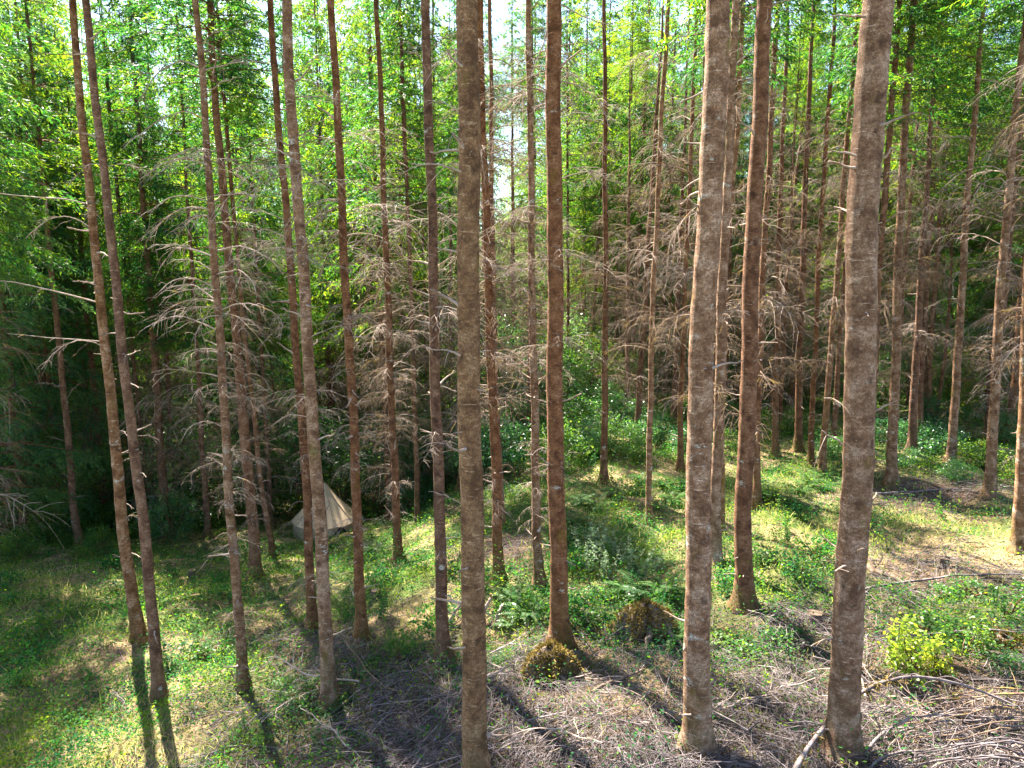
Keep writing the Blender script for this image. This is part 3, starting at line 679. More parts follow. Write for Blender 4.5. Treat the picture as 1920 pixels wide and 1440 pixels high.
for i, (px, x, y) in enumerate(far):
    base = np.array([x, y, float(G(x, y))]); H = rnd.uniform(18, 24) + (3 if 40 < y < 60 else 0) - min(0, base[2]) * .9
    lean = rnd.gauss((px - 960) / 960 * .02, .02)
    zz = np.concatenate([np.arange(0, .9, .12), np.arange(.9, H, .45), [H]])
    P = np.stack([x + lean * zz, np.full_like(zz, y), base[2] + zz], 1)
    r0 = rnd.uniform(.085, .16); rad = np.clip(r0 * (1 - zz / H) ** .8, .012, None)
    deep = y > 44
    full = deep and rnd.random() < .75 or ((px < 560 or px > 1380) and y > 32 and rnd.random() < .45)
    kind = 'far bushy conifer' if full else 'far thin trunk'
    cz = (rnd.uniform(.6, 2.5) if deep else rnd.uniform(4, 7)) if full else rnd.uniform(6.5, 9.5)
    cs = rnd.uniform(.8, 1.1) if full else rnd.uniform(.95, 1.3)
    if y < 44 and shades(base, cz, H, 1.9 * cs) > 3: cz = max(cz, H - 7); cs = .6; full = False
    plant('conifer_tree', base, P, rad, unique(kind, px), 'tree', GROUP_FAR, BARK, rnd.choice(FULL if px < 150 else FULL[1:]) if full else rnd.choice(CROWN), cz, cs,
          0 if full else 3, (1.2, 2.2), (2, cz + 1), 0, DEAD_B + DEAD[2:4], 8, 500 + i, None, (H - cz) / (17 if full else 11.5), 0 if deep and full else 3 if px < 170 else 11, (1.5, cz + 2), (1.0, 1.8))

# dark dense conifers that close the picture on the left, and a few more with green down to the ground
def full_tree(px, y, H, s, proto, label, name='dense_conifer', cz=1.2):
    x = (px - CX) / F * y * 1.02; base = np.array([x, y, float(G(x, y))])
    zz = np.concatenate([np.arange(0, .9, .12), np.arange(.9, H, .45), [H]])
    P = np.stack([np.full_like(zz, x), np.full_like(zz, y), base[2] + zz], 1)
    plant(name, base, P, np.clip(.17 * (1 - zz / H) ** .8, .012, None), label, 'tree', 'dense conifers green to the ground', BARK, proto, cz, s, 0, sides=10, seed=int(px) + 999, crown_sz=(H - cz) / 17, whorls=0 if cz < 2 else 7, wz=(1.5, cz), ws=(1.1, 1.8))
full_tree(-30, 23, 22, 1.05, FULL[0], 'dense dark bluish conifer at the left edge, green to its foot')
full_tree(90, 28, 24, 1.1, FULL[1], 'dense dark conifer with drooping boughs behind the shaded trunks on the left')
full_tree(300, 33, 24, 1.0, FULL[2], 'dense green conifer behind the leaning pair')
full_tree(-160, 30, 24, 1.2, FULL[1], 'dense dark conifer beyond the left edge')
full_tree(1985, 30, 22, 1.1, FULL[2], 'dense green conifer at the right edge of the wood')
full_tree(470, 33, 27, 1.0, FULL[2], 'tall conifer with boughs hanging behind the arched-branch tree', cz=8)
full_tree(620, 37, 29, 1.05, FULL[2], 'tall conifer with hanging boughs rising behind the tent', cz=9)
full_tree(150, 38, 29, 1.1, FULL[2], 'tall sunlit conifer behind the dark drooping one', cz=5)
full_tree(790, 40, 28, 1.0, FULL[2], 'tall conifer standing far behind the very thin straight trunk', cz=7)
full_tree(1330, 39, 24, 1.0, FULL[2], 'tall conifer with hanging boughs behind the stout conifer', cz=7)
full_tree(1480, 35, 24, 1.0, FULL[2], 'tall conifer with hanging boughs above the shaded glade', cz=8.5)
full_tree(1590, 38, 25, 1.1, FULL[2], 'tall conifer with hanging boughs behind the broad lichen trunk', cz=7)
full_tree(1730, 34, 23, 1.0, FULL[2], 'tall conifer with hanging boughs behind the grey trunk', cz=8)
full_tree(1850, 39, 24, 1.1, FULL[2], 'tall conifer with hanging boughs behind the orange-lit trunk', cz=6)
full_tree(300, 27, 27, .9, FULL[2], 'tall conifer with low sunlit boughs right of the leaning pair', cz=9)
full_tree(30, 26, 26, .9, FULL[0], 'dark conifer whose boughs droop over the left edge shrubs', cz=3)
for q, (px, y, H) in enumerate(((560, 52, 33), (640, 55, 34), (760, 50, 30), (860, 56, 31), (1000, 54, 28), (1060, 50, 27), (1170, 56, 28), (430, 56, 33), (270, 52, 32), (140, 55, 33), (1290, 52, 27), (1130, 45, 27), (1215, 46, 27), (1175, 62, 24), (600, 45, 33), (700, 58, 34))):
    full_tree(px, y, H, 1.25, FULL[2] if q % 3 else FULL[1], unique('towering far conifer', px), cz=4)
full_tree(1090, 41, 25, 1.0, FULL[2], 'tall conifer far behind the mossy stump', cz=6)
for k, (x, y) in enumerate(((-18, 20), (-14.8, 18.4), (-13.0, 15.6))):
    base = np.array([x, y, float(G(x, y))]); full_tree(x / y / 1.02 * F + CX, y, 23, .8, FULL[k % 3], 'conifer shading the slope from outside the frame', cz=9)
# broadleaf trees
def broad_tree(px, y, s, z, label):
    x = (px - CX) / F * y * 1.02; base = np.array([x, y, float(G(x, y))]); H = z + 4 * s
    t = tag(link('broadleaf_tree', None, None, base), label, 'tree', 'broadleaf trees among the conifers')
    zz = np.linspace(0, H, 30); P = np.stack([x + .25 * np.sin(zz * .35), np.full_like(zz, y), base[2] + zz], 1)
    link('trunk', trunk_mesh(P, base, np.clip(.09 * (1 - zz / H) ** .6, .012, None), BARK, 8, int(px)), t)
    link('crown', rnd.choice(BROAD), t, (0, 0, z), (0, 0, rnd.uniform(0, 6)), s)
for k in ((1750, 32, 1.0, 8.0, 'yellow-green broadleaf tree right of the straight grey trunk'), (1880, 33, 1.0, 3.0, 'low bright broadleaf tree behind the right edge trunks'),
          (1240, 36, .9, 7, 'bright broadleaf crown above the slender bright trunk'), (250, 36, 1.1, 2.5, 'sunlit broadleaf tree seen between the leaning pair and the snag'),
          (930, 38, 1.0, 2.2, 'leafy understory tree right of the thick mossy trunk'), (1800, 40, 1.1, 1.0, 'leafy understory tree filling the back of the bright clearing'), (40, 34, 1.1, 1.5, 'leafy understory tree in shade on the far left')):
    broad_tree(*k)
for px, y, sc in ((480, 30, .8), (545, 33, 1.0), (640, 33, 1.0), (700, 31, .9), (760, 30, 1.0), (830, 31, 1.15), (890, 33, 1.0), (960, 34, 1.1), (1020, 36, 1.0), (400, 31, .9), (1060, 33, .6), (1120, 36, .7), (1190, 34, .55), (1260, 37, .75), (1330, 36, .7), (1450, 38, .8), (1530, 36, .75), (1600, 39, .8), (1660, 36, .7), (1720, 40, .8), (1790, 36, .65), (1850, 38, .8), (1920, 36, .75), (1500, 41, .9), (1390, 41, .9), (1230, 42, .9), (320, 30, .9), (240, 31, 1.0), (160, 29, .8), (60, 28, .9), (-30, 27, 1.0), (800, 37, 1.3), (1080, 38, 1.0)):
    x = (px - CX) / F * y; zg = float(G(x, y))
    t = tag(link('understory_tree', None, None, (x, y, zg)), unique('shaded leafy understory tree' if px < 1050 else 'low leafy tree behind the clearing', px), 'tree', 'leafy understory trees of the hollow' if px < 1050 else 'low leafy trees behind the clearing')
    zz = np.linspace(0, 4.4 * sc, 16); P = np.stack([x + .15 * np.sin(zz), np.full_like(zz, y), zg + zz], 1)
    link('trunk', trunk_mesh(P, np.array([x, y, zg]), np.clip(.05 * (1 - zz / 4.6 / sc), .008, None), BARK, 6, int(px) + 77), t)
    link('crown', rnd.choice(BROAD_COOL + [BROAD_L]), t, (0, 0, .1), (0, 0, rnd.uniform(0, 6)), (sc, sc, sc * rnd.uniform(.85, 1.15)))
# low leafy wood that closes the view under the far crowns
for k, px in enumerate(list(np.linspace(-100, 2020, 17)) + list(np.linspace(-60, 1980, 15))):
    y = (62 if k < 17 else 46) + 5 * math.sin(k * 2.3); x = (px - CX) / F * y
    zg = float(G(x, y))
    t = tag(link('understory_tree', None, None, (x, y, zg)), unique('far leafy understory tree', px), 'tree', 'leafy understory trees at the very back')
    zz = np.linspace(0, 7, 20); P = np.stack([x + .2 * np.sin(zz), np.full_like(zz, y), zg + zz], 1)
    link('trunk', trunk_mesh(P, np.array([x, y, zg]), np.clip(.1 * (1 - zz / 7.2), .01, None), BARK, 6, k), t)
    link('crown', BROAD[k % 2], t, (0, 0, .3), (0, 0, k * 1.7), (1.5, 1.3, 1.15 + .2 * math.sin(k)) if k < 17 else (1.25, 1.1, .75 + .2 * math.sin(k)))

for k, px in enumerate(np.linspace(-60, 1980, 24)):
    y = 70 + 7 * math.sin(k * 1.9); x = (px - CX) / F * y; zg = float(G(x, y))
    t = tag(link('understory_tree', None, None, (x, y, zg)), unique('tall leafy tree on the far bank', px), 'tree', 'tall leafy trees on the far bank')
    zz = np.linspace(0, 11, 24); P = np.stack([x + .25 * np.sin(zz), np.full_like(zz, y), zg + zz], 1)
    link('trunk', trunk_mesh(P, np.array([x, y, zg]), np.clip(.14 * (1 - zz / 11.5), .01, None), BARK, 6, k + 40), t)
    link('crown', BROAD[k % 2], t, (0, 0, 2.0), (0, 0, k * 1.7), (1.6, 1.4, 1.35 + .3 * math.sin(k * 2.7)))

# long bare limbs that the photo shows one by one (start pixel on the trunk, way points, root radius)
def bare_limb(tree_label, pts, r, twigs=8, seed=0):
    tree = next(o for o in COL.objects if o.get('label') == tree_label)
    base = np.array(tree.location); g = np.random.default_rng(seed)
    W = np.array([at_y(px, py, base[1] - .12 - .25 * i / len(pts)) for i, (px, py) in enumerate(pts)]) - base
    u = np.linspace(0, 1, len(W)); s = np.linspace(0, 1, 14)
    P = np.stack([np.interp(s, u, W[:, i]) for i in range(3)], 1); P[1:-1] = .25 * P[:-2] + .5 * P[1:-1] + .25 * P[2:]
    P += np.cumsum(g.normal(0, .006, P.shape), 0)
    mb = MB(); mb.tube(P, np.linspace(r, .004, 14), 6)
    for k in range(twigs):
        i = g.integers(4, 13); d = unit(unit(P[i] - P[i - 1]) * .6 + g.normal(0, .6, 3) + np.array([0, 0, -.2])); l = g.uniform(.1, .4)
        q = np.linspace(0, 1, 5)[:, None]
        mb.tube(P[i] + d * l * q + np.array([0, 0, -1.0]) * l * .4 * q ** 2, np.linspace(.006, .002, 5), 4)
    link('dead_branch', mb.mesh('dead_branch', TWIG, True), tree)
LG = 'leaning grey trunk with three long bare branches reaching left'
bare_limb(LG, [(160, 382), (120, 373), (60, 370), (0, 364), (-60, 356)], .016, 9, 1)
bare_limb(LG, [(180, 566), (110, 548), (55, 535), (0, 527), (-50, 522)], .018, 7, 2)
bare_limb(LG, [(186, 640), (130, 634), (60, 630), (15, 626)], .013, 5, 3)
AB = 'thin leaning conifer with many arched bleached branches'
for k, q in enumerate(([(378, 220), (350, 206), (320, 212), (275, 238), (262, 268)], [(388, 310), (350, 296), (310, 302), (262, 335)], [(390, 376), (350, 366), (315, 370), (275, 398)], [(404, 545), (366, 541), (330, 548), (300, 562)], [(396, 478), (340, 462), (322, 475), (306, 500)], [(412, 592), (386, 594), (366, 625), (364, 660)])):
    bare_limb(AB, q, .012, 8, 10 + k)
TM = 'thick mossy brown trunk in the middle, its foot below the picture'
for k, q in enumerate(([(862, 322), (830, 314), (800, 311), (770, 311)], [(868, 125), (852, 115), (845, 96), (840, 82)], [(868, 278), (856, 262), (846, 250), (842, 246)], [(862, 667), (840, 660), (815, 655), (785, 650)])):
    bare_limb(TM, q, .014, 2, 30 + k)
TR = 'straight reddish trunk rising behind the big moss-covered stump'
for k, q in enumerate(([(1052, 152), (1085, 156), (1115, 180), (1138, 215), (1148, 260)], [(1052, 8), (1085, 28), (1120, 42), (1150, 44)], [(1025, 60), (1008, 110), (985, 165), (968, 195)])):
    bare_limb(TR, q, .012, 4, 40 + k)
BP = 'broad pale trunk with lichen patches, moss band and short broken stubs'
for k, q in enumerate(([(1622, 32), (1600, 28), (1580, 27), (1560, 28)], [(1604, 292), (1590, 284), (1570, 282), (1555, 284)], [(1634, 774), (1655, 765), (1680, 756)], [(1574, 762), (1560, 752), (1548, 746)], [(1660, 296), (1670, 284), (1685, 278)], [(1575, 832), (1555, 822), (1534, 816)])):
    bare_limb(BP, q, .016, 1, 50 + k)

# ------------------------------------------------------------------ bell tent
def build_tent():
    c = hit(612, 1000); z = project(c)[2]; S = z / F           # metres per pixel at the tent
    Rw, Hw, Ha = 58 * S, 30 * S, 97 * S
    t = tag(link('bell_tent', None, None, c, (0, 0, R(12))), 'small beige canvas bell tent pitched in the hollow behind the close pair of trunks', 'tent')
    n = 10; th = (np.arange(n) + .5) / n * 2 * np.pi
    # roof: concave panels between seams, eaves dip between the guyed corners
    sub = 6; m = 12; ang = np.arange(n * sub) / (n * sub) * 2 * np.pi
    corner = np.abs(((ang / (2 * np.pi) * n) % 1) - .5) * 2      # 1 at a corner seam
    s = np.linspace(0, 1, m)
    V = []
    for u in s:
        rad = (.03 + (Rw * 1.06 - .03) * u) * (.955 + .045 * corner * u + .045 * (1 - u)) 
        zz = Ha - (Ha - Hw) * (u ** .93) - .05 * u * (1 - corner) - .05 * Ha * np.sin(np.pi * u) * .5
        V.append(np.stack([rad * np.cos(ang), rad * np.sin(ang), np.broadcast_to(zz, ang.shape)], 1))
    V = np.vstack(V); k = n * sub; i = np.arange(m - 1)[:, None] * k; j = np.arange(k)[None]; j2 = (j + 1) % k
    mb = MB(); mb.add(V, np.stack([i + j, i + k + j, i + k + j2, i + j2], -1).reshape(-1, 4))
    roof = link('canvas_roof', mb.mesh('canvas_roof', CANVAS, True), t)
    sm = MB()
    for a in range(n):
        cols = V.reshape(m, k, 3)[:, (a * sub) % k] * np.array([1.008, 1.008, 1]) + np.array([0, 0, .008])
        sm.tube(cols[::2], .012, 4)
    link('seam', sm.mesh('seam', CANVAS_WALL, True), roof)
    wm = MB(); rows = 5; W = []
    for q in range(rows):
        u = q / (rows - 1); rad = Rw * (1.0 + .03 * (1 - u)) * (.97 + .03 * corner)
        W.append(np.stack([rad * np.cos(ang), rad * np.sin(ang), np.full(k, (Hw + .03) * u - .02)], 1))
    W = np.vstack(W); i = np.arange(rows - 1)[:, None] * k
    wm.add(W, np.stack([i + j, i + j2, i + k + j2, i + k + j], -1).reshape(-1, 4))
    wall = link('canvas_wall', wm.mesh('canvas_wall', CANVAS_WALL, True), t)
    def arch(a0, w, h, z0, rad, name, mat, par, roof_part=False):
        pm = MB(); N = 12; top = []; bot = []
        for q in range(N + 1):
            f = q / N * 2 - 1; a = a0 + f * w / rad / 2
            hh = h * math.sqrt(max(.02, 1 - f * f))
            top.append([rad * math.cos(a), rad * math.sin(a), z0 + hh]); bot.append([rad * math.cos(a), rad * math.sin(a), z0])
        pm.add(np.array(top + bot), [[q, q + 1, N + 2 + q, N + 1 + q] for q in range(N)])
        inner = np.array(top + bot) * np.array([.985, .985, 1]); pm.add(inner, [[q + 1, q, N + 1 + q, N + 2 + q] for q in range(N)])
        link(name, pm.mesh(name, mat), par)
    arch(R(-62), 26 * S, 20 * S, 8 * S, Rw * 1.06, 'window', MESHPANEL, wall)  # dark panel painted for the shaded opening under the lifted eave
    # vent hood near the top
    pm = MB(); a0 = R(-104); rr = .17 * Rw; zc = Ha - (Ha - Hw) * .2
    N = 8; P = np.array([[rr * math.cos(a0) + .08 * f * -math.sin(a0), rr * math.sin(a0) + .08 * f * math.cos(a0) - .02, zc + .06 * math.sqrt(max(0, 1 - f * f)) + .02] for f in np.linspace(-1, 1, N)])
    pm.tube(P, .012, 4); link('vent', pm.mesh('vent', MESHPANEL, True), roof)
    pm = MB(); pm.tube(np.array([[0, 0, 0], [0, 0, Ha + .06]]), [.02, .015], 6, cap=True); link('pole', pm.mesh('pole', STUMP, True), t)
    for a in range(n):
        az = a / n * 2 * np.pi; e = np.array([Rw * 1.06 * math.cos(az), Rw * 1.06 * math.sin(az), Hw]); q = np.array([Rw * 1.75 * math.cos(az), Rw * 1.75 * math.sin(az)])
        wx = c[0] + q[0] * math.cos(R(12)) - q[1] * math.sin(R(12)); wy = c[1] + q[0] * math.sin(R(12)) + q[1] * math.cos(R(12))
        zg = float(G(wx, wy)) - c[2]
        pm = MB(); pm.tube(np.array([e, (e + [q[0], q[1], zg]) / 2 - [0, 0, .02], [q[0], q[1], zg]]), .004, 4); rp = link('guy_rope', pm.mesh('guy_rope', ROPE, True), t)
        pm = MB(); pm.tube(np.array([[q[0], q[1], zg - .1], [q[0] * 1.02, q[1] * 1.02, zg + .1]]), .012, 5, cap=True); link('peg', pm.mesh('peg', STUMP, True), rp)
    return c
TENT = build_tent()

# ------------------------------------------------------------------ stumps and logs
def moss_tufts(mb, pts, nrm, n, l=(.03, .08), m=1):
    i = rng.integers(0, len(pts), n); mb.leaves(pts[i] + rng.normal(0, .01, (n, 3)), nrm[i] + rng.normal(0, .6, (n, 3)), rng.uniform(*l, n), rng.uniform(.012, .03, n), m)

def mossy_mound(px, py, rx, ry, h, label, seed, name='mossy_stump'):
    c = hit(px, py); g = np.random.default_rng(seed)
    t = tag(link(name, None, None, c), label, 'stump')
    sides, rows = 36, 16; th = np.arange(sides) / sides * 2 * np.pi
    V = []
    lob = 1 + .2 * np.sin(2 * th + g.uniform(0, 6)) + .14 * np.sin(5 * th + g.uniform(0, 6)) + .08 * np.sin(9 * th)
    for q in range(rows):
        u = q / (rows - 1); prof = (1 - u ** 2.6) ** .5 * (1.12 - .12 * u) + .02
        zz = -.08 + (h + .08) * u + .06 * h * np.sin(3 * th + 4 * u)
        w = prof * lob * (1 + .06 * g.standard_normal(sides))
        V.append(np.stack([rx * w * np.cos(th), ry * w * np.sin(th), zz], 1))
    V = np.vstack(V); i = np.arange(rows - 1)[:, None] * sides; j = np.arange(sides)[None]; j2 = (j + 1) % sides
    mb = MB(); mb.add(V, np.stack([i + j, i + j2, i + sides + j2, i + sides + j], -1).reshape(-1, 4)); mb._fan(V[-sides:], V[-sides:].mean(0), 0)
    link('stump_wood', mb.mesh('stump_wood', STUMP, True), t)
    mm = MB(); nr = V / np.array([rx, ry, h]); keep = np.where(np.sin(V[:, 0] * 9 + seed) + V[:, 2] * 3 > -.4)[0]
    moss_tufts(mm, V[keep], nr[keep], 5200, (.03, .09), 0)
    link('moss', mm.mesh('moss', MOSSL), t)['kind'] = 'stuff'
    for k in range(5):
        az = g.uniform(0, 6.28); rm = MB(); s = np.linspace(0, 1, 7)[:, None]; d = np.array([math.cos(az), math.sin(az), 0])
        rm.tube(d * rx * .7 + d * s * g.uniform(.3, .6) + np.array([0, 0, 1.0]) * (.12 - .2 * s) + np.cumsum(g.normal(0, .02, (7, 3)), 0), np.linspace(.06, .02, 7), 7)
        link('root', rm.mesh('root', STUMP, True), t)
    return t
mossy_mound(1030, 1272, .33, .32, .54, 'big rotten stump shaggy with golden moss at the foot of a reddish trunk', 3)
mossy_mound(1212, 1184, .36, .30, .50, 'low mossy stump with a fallen stick leaning on it', 8)
mossy_mound(1880, 1215, .55, .35, .22, 'reddish rotten stump under slash near the right edge', 14)

def cut_stump(px, py, r, h, label, seed):
    c = hit(px, py); g = np.random.default_rng(seed); t = tag(link('cut_stump', None, None, c), label, 'stump')
    sides = 22; th = np.arange(sides) / sides * 2 * np.pi; mb = MB(); rows = 9; V = []
    for q in range(rows):
        u = q / (rows - 1); w = r * (1 + .35 * (1 - u) ** 3) * (1 + .05 * np.sin(5 * th + seed) + .025 * g.standard_normal(sides))
        V.append(np.stack([w * np.cos(th), w * np.sin(th), np.full(sides, -.08 + (h + .08) * u)], 1))
    V = np.vstack(V); i = np.arange(rows - 1)[:, None] * sides; j = np.arange(sides)[None]; j2 = (j + 1) % sides
    mb.add(V, np.stack([i + j, i + j2, i + sides + j2, i + sides + j], -1).reshape(-1, 4)); link('stump_wood', mb.mesh('stump_wood', STUMP, True), t)
    cm = MB(); ring = V[-sides:] * np.array([.985, .985, 1]); cm._fan(ring + np.array([0, 0, .004]), ring.mean(0) + np.array([0, 0, .012]), 0); link('cut_face', cm.mesh('cut_face', CUT), t)
cut_stump(1528, 1172, .125, .24, 'short sawn stump between the flared conifer and the broad lichen trunk', 1)
cut_stump(1768, 1062, .12, .2, 'small broken stump in sunlit slash on the right', 2)
cut_stump(361, 1092, .11, .38, 'thin dark stump in green herbs left of the arched-branch tree', 3)
cut_stump(705, 1122, .11, .2, 'low dark stump in herbs right of the tent', 4)

def stick(name, pts, r0, r1, label, cat, mat=SLASH, group=None, sides=8, twigs=0, moss=0, seed=0, cap=True):
    """pts: (px, py, height over ground)"""
    g = np.random.default_rng(seed); W = np.array([hit(*p) for p in pts])
    u = np.linspace(0, 1, len(W)); N = 22; s = np.linspace(0, 1, N)
    P = np.stack([np.interp(s, u, W[:, i]) for i in range(3)], 1)
    for _ in range(3): P[1:-1] = .25 * P[:-2] + .5 * P[1:-1] + .25 * P[2:]
    P += np.cumsum(g.normal(0, .008, P.shape), 0); b = P[0].copy()
    rad = .85 * np.linspace(r0, r1, N) * (1 + g.normal(0, .09, N))
    o = tag(link(name, None, None, b), label, cat, group)
    mb = MB(); mb.tube(P - b, rad, sides, cap=cap); link('wood', mb.mesh('wood', mat, True), o)
    for k in range(int(twigs * 1.9)):
        i = g.integers(3, N - 1); d = unit(unit(P[i] - P[i - 1]) * .5 + g.normal(0, .7, 3) + np.array([0, 0, .15])); l = g.uniform(.15, .6)
        q = np.linspace(0, 1, 7)[:, None]; tm = MB()
        tm.tube(P[i] - b + d * l * q + np.array([0, 0, -1.0]) * l * .4 * q ** 2 + np.cumsum(g.normal(0, .01, (7, 3)), 0) * (q > 0), np.linspace(.4 * rad[i], .0025, 7), 5)
        link('twig', tm.mesh('twig', mat, True), o)
    if moss:
        mm = MB(); i = g.integers(0, N // 2, moss); a = g.uniform(0, 6.28, moss)
        mm.leaves(P[i] - b + np.stack([np.cos(a), np.sin(a), np.sin(a * 2)], 1) * rad[i][:, None] * .8 + g.normal(0, .02, (moss, 3)), g.normal(0, .7, (moss, 3)) + np.array([0, 0, -.5]), g.uniform(.03, .09, moss), g.uniform(.012, .025, moss), 0)
        link('moss', mm.mesh('moss', MOSSL), o)['kind'] = 'stuff'
FB = 'fallen branches in the slash at the lower right'
stick('fallen_branch', [(1485, 1455, .25), (1530, 1385, .35), (1590, 1320, .55), (1650, 1283, .75), (1710, 1267, .8), (1780, 1275, .7), (1850, 1300, .55), (1935, 1335, .35)], .038, .014, 'longest arching branch crossing the foot of the broad lichen trunk, mossy at its low end', 'branch', SLASH, FB, 9, 12, 500, 1)
stick('fallen_branch', [(1615, 1425, .12), (1660, 1375, .25), (1720, 1345, .35), (1800, 1345, .35), (1900, 1355, .3), (1960, 1362, .2)], .026, .010, 'grey branch lying below the longest arching branch', 'branch', SLASH, FB, 7, 9, 0, 2)
stick('fallen_branch', [(1628, 1400, .1), (1680, 1365, .2), (1760, 1350, .3), (1850, 1352, .3), (1930, 1350, .3)], .018, .008, 'thinner dark branch running along the grey branch', 'branch', SLASH, FB, 6, 6, 0, 3)
stick('fallen_branch', [(1610, 1460, .1), (1660, 1410, .2), (1740, 1400, .3), (1800, 1385, .3), (1925, 1382, .25)], .022, .010, 'pale branch with upright twigs in the lower right corner', 'branch', SLASH, FB, 7, 9, 0, 4)
stick('fallen_branch', [(1640, 1290, .3), (1600, 1250, .5), (1560, 1230, .6), (1520, 1270, .3)], .012, .004, 'thin arched twig standing beside the broad lichen trunk', 'branch', SLASH, FB, 6, 4, 0, 5)
stick('fallen_branch', [(1690, 1192, .25), (1760, 1190, .3), (1840, 1184, .35), (1930, 1192, .35)], .02, .010, 'bare pole lying across the reddish rotten stump', 'branch', SLASH, FB, 7, 4, 0, 6)
stick('fallen_branch', [(1335, 1310, .06), (1400, 1310, .07), (1470, 1312, .06), (1510, 1308, .05)], .026, .018, 'straight grey log section lying between the stout conifer and the broad lichen trunk', 'branch', SLASH, FB, 8, 1, 0, 7)
stick('fallen_branch', [(1110, 1295, .05), (1150, 1275, .1), (1200, 1252, .12)], .03, .02, 'brown broken stick below the mossy stumps', 'branch', TWIG_BROWN, FB, 8, 2, 0, 8)
stick('fallen_branch', [(1222, 1132, .42), (1190, 1160, .28), (1165, 1182, .15), (1140, 1198, .05)], .032, .018, 'stick leaning against the low mossy stump', 'branch', SLASH, FB, 8, 0, 60, 9)
stick('fallen_branch', [(1625, 1062, .12), (1640, 1068, .14), (1655, 1076, .1), (1700, 1090, .02)], .09, .07, 'short reddish log lying right of the broad lichen trunk', 'log', TWIG_BROWN, FB, 12, 0, 0, 10)
stick('fallen_branch', [(640, 1195, .5), (680, 1245, .45), (720, 1285, .2), (760, 1300, .05)], .012, .006, 'dark bent twig arching over herbs left of the slender middle conifer', 'branch', TWIG_BROWN, 'fallen branches on the left', 6, 5, 0, 11)
stick('fallen_branch', [(640, 1295, .08), (560, 1330, .1), (500, 1345, .1), (410, 1335, .2)], .012, .005, 'forked dry branch lying left of the taller trunk in front of the tent', 'branch', SLASH, 'fallen branches on the left', 6, 10, 0, 12)
stick('fallen_branch', [(220, 1340, .1), (230, 1320, .35), (215, 1305, .4), (205, 1300, .3)], .010, .004, 'curled pale dry branch left of the corner trunk', 'branch', SLASH, 'fallen branches on the left', 5, 8, 0, 13)
stick('fallen_branch', [(905, 1160, .1), (918, 1135, .35), (925, 1118, .5)], .04, .03, 'sunlit split log end propped right of the thick mossy trunk', 'log', TWIG, 'split logs behind the thick mossy trunk', 8, 0, 0, 14)
stick('fallen_branch', [(845, 1165, .1), (856, 1140, .35), (862, 1128, .45)], .04, .03, 'sunlit split log end propped left of the thick mossy trunk', 'log', TWIG, 'split logs behind the thick mossy trunk', 8, 0, 0, 15)
stick('fallen_branch', [(930, 1165, .1), (936, 1145, .3), (940, 1132, .36)], .035, .03, 'smaller split log end next to the propped one', 'log', TWIG, 'split logs behind the thick mossy trunk', 8, 0, 0, 16)
stick('fallen_branch', [(1640, 925, .08), (1700, 922, .1), (1760, 915, .1), (1800, 912, .05)], .035, .02, 'bleached pole on the sunlit slash behind the broad lichen trunk', 'log', SLASH, 'fallen poles on the sunlit slash', 7, 3, 0, 17)
stick('fallen_branch', [(1620, 1105, .08), (1720, 1092, .1), (1800, 1082, .12), (1910, 1075, .1)], .03, .02, 'long pale pole lying in front of the small broken stump', 'log', SLASH, 'fallen poles on the sunlit slash', 7, 4, 0, 18)

for q in range(70):
    px, py = (rnd.uniform(620, 1910), rnd.uniform(1265, 1440)) if q < 34 else (rnd.uniform(1600, 1915), rnd.uniform(1300, 1435)) if q >= 46 else (rnd.uniform(1620, 1910), rnd.uniform(1040, 1110))
    c = hit(px, py, .05); sc = rnd.uniform(.9, 2.0) if q < 34 or q >= 46 else rnd.uniform(.6, 1.2)
    t = tag(link('dry_branch', None, None, c), unique('dry twiggy branch in the slash', px), 'branch', 'dry branches lying in the slash')
    link('wood', rnd.choice(DEAD + DEAD_B[:2]), t, (0, 0, rnd.uniform(0, .15)), (rnd.uniform(0, 6.28), rnd.gauss(.05, .12), rnd.choice([0, math.pi]) + rnd.gauss(0, .6)), (sc, sc * .8, sc * .45))
for q in range(15):
    y0 = 1292 + q * 10.5; x1 = rnd.uniform(1740, 1800); x2 = rnd.uniform(1600, 1690)
    stick('fallen_branch', [(1960, y0 + rnd.uniform(-10, 20), rnd.uniform(.15, .4)), (1870, y0 - rnd.uniform(0, 18), rnd.uniform(.3, .6)), (x1, y0 + rnd.uniform(-10, 30), rnd.uniform(.2, .5)), (x2, y0 + rnd.uniform(10, 70), .06)],
          rnd.uniform(.010, .021), .005, unique('long bent branch in the brush heap', 1850), 'branch', rnd.choice([SLASH, SLASH, TWIG_BROWN]), FB, 6, rnd.choice([3, 4, 6]), 0, 200 + q)
# broken snag in the dark wood on the left
sb = hit(352, 905); sP = np.array([[-.25, 0, 4.6], [-.2, 0, 3.2], [-.1, 0, 1.6], [0, 0, -.1]])[::-1]
t = tag(link('snag', None, None, sb), 'broken bare snag in the dark wood behind the arched-branch tree', 'dead tree')
mb = MB(); s = np.linspace(0, 1, 30); mb.tube(np.stack([np.interp(s, [0, .33, .66, 1], sP[:, i]) for i in range(3)], 1), np.linspace(.19, .11, 30), 12, 0, .03, True); link('trunk', mb.mesh('trunk', BARK_MOSS, True), t)
for k in range(8): link('dead_branch', rnd.choice(DEAD_B), t, (-.12, 0, rnd.uniform(1, 4.2)), (0, rnd.gauss(.3, .3), rnd.uniform(0, 6.28)), rnd.uniform(.6, 1.1))

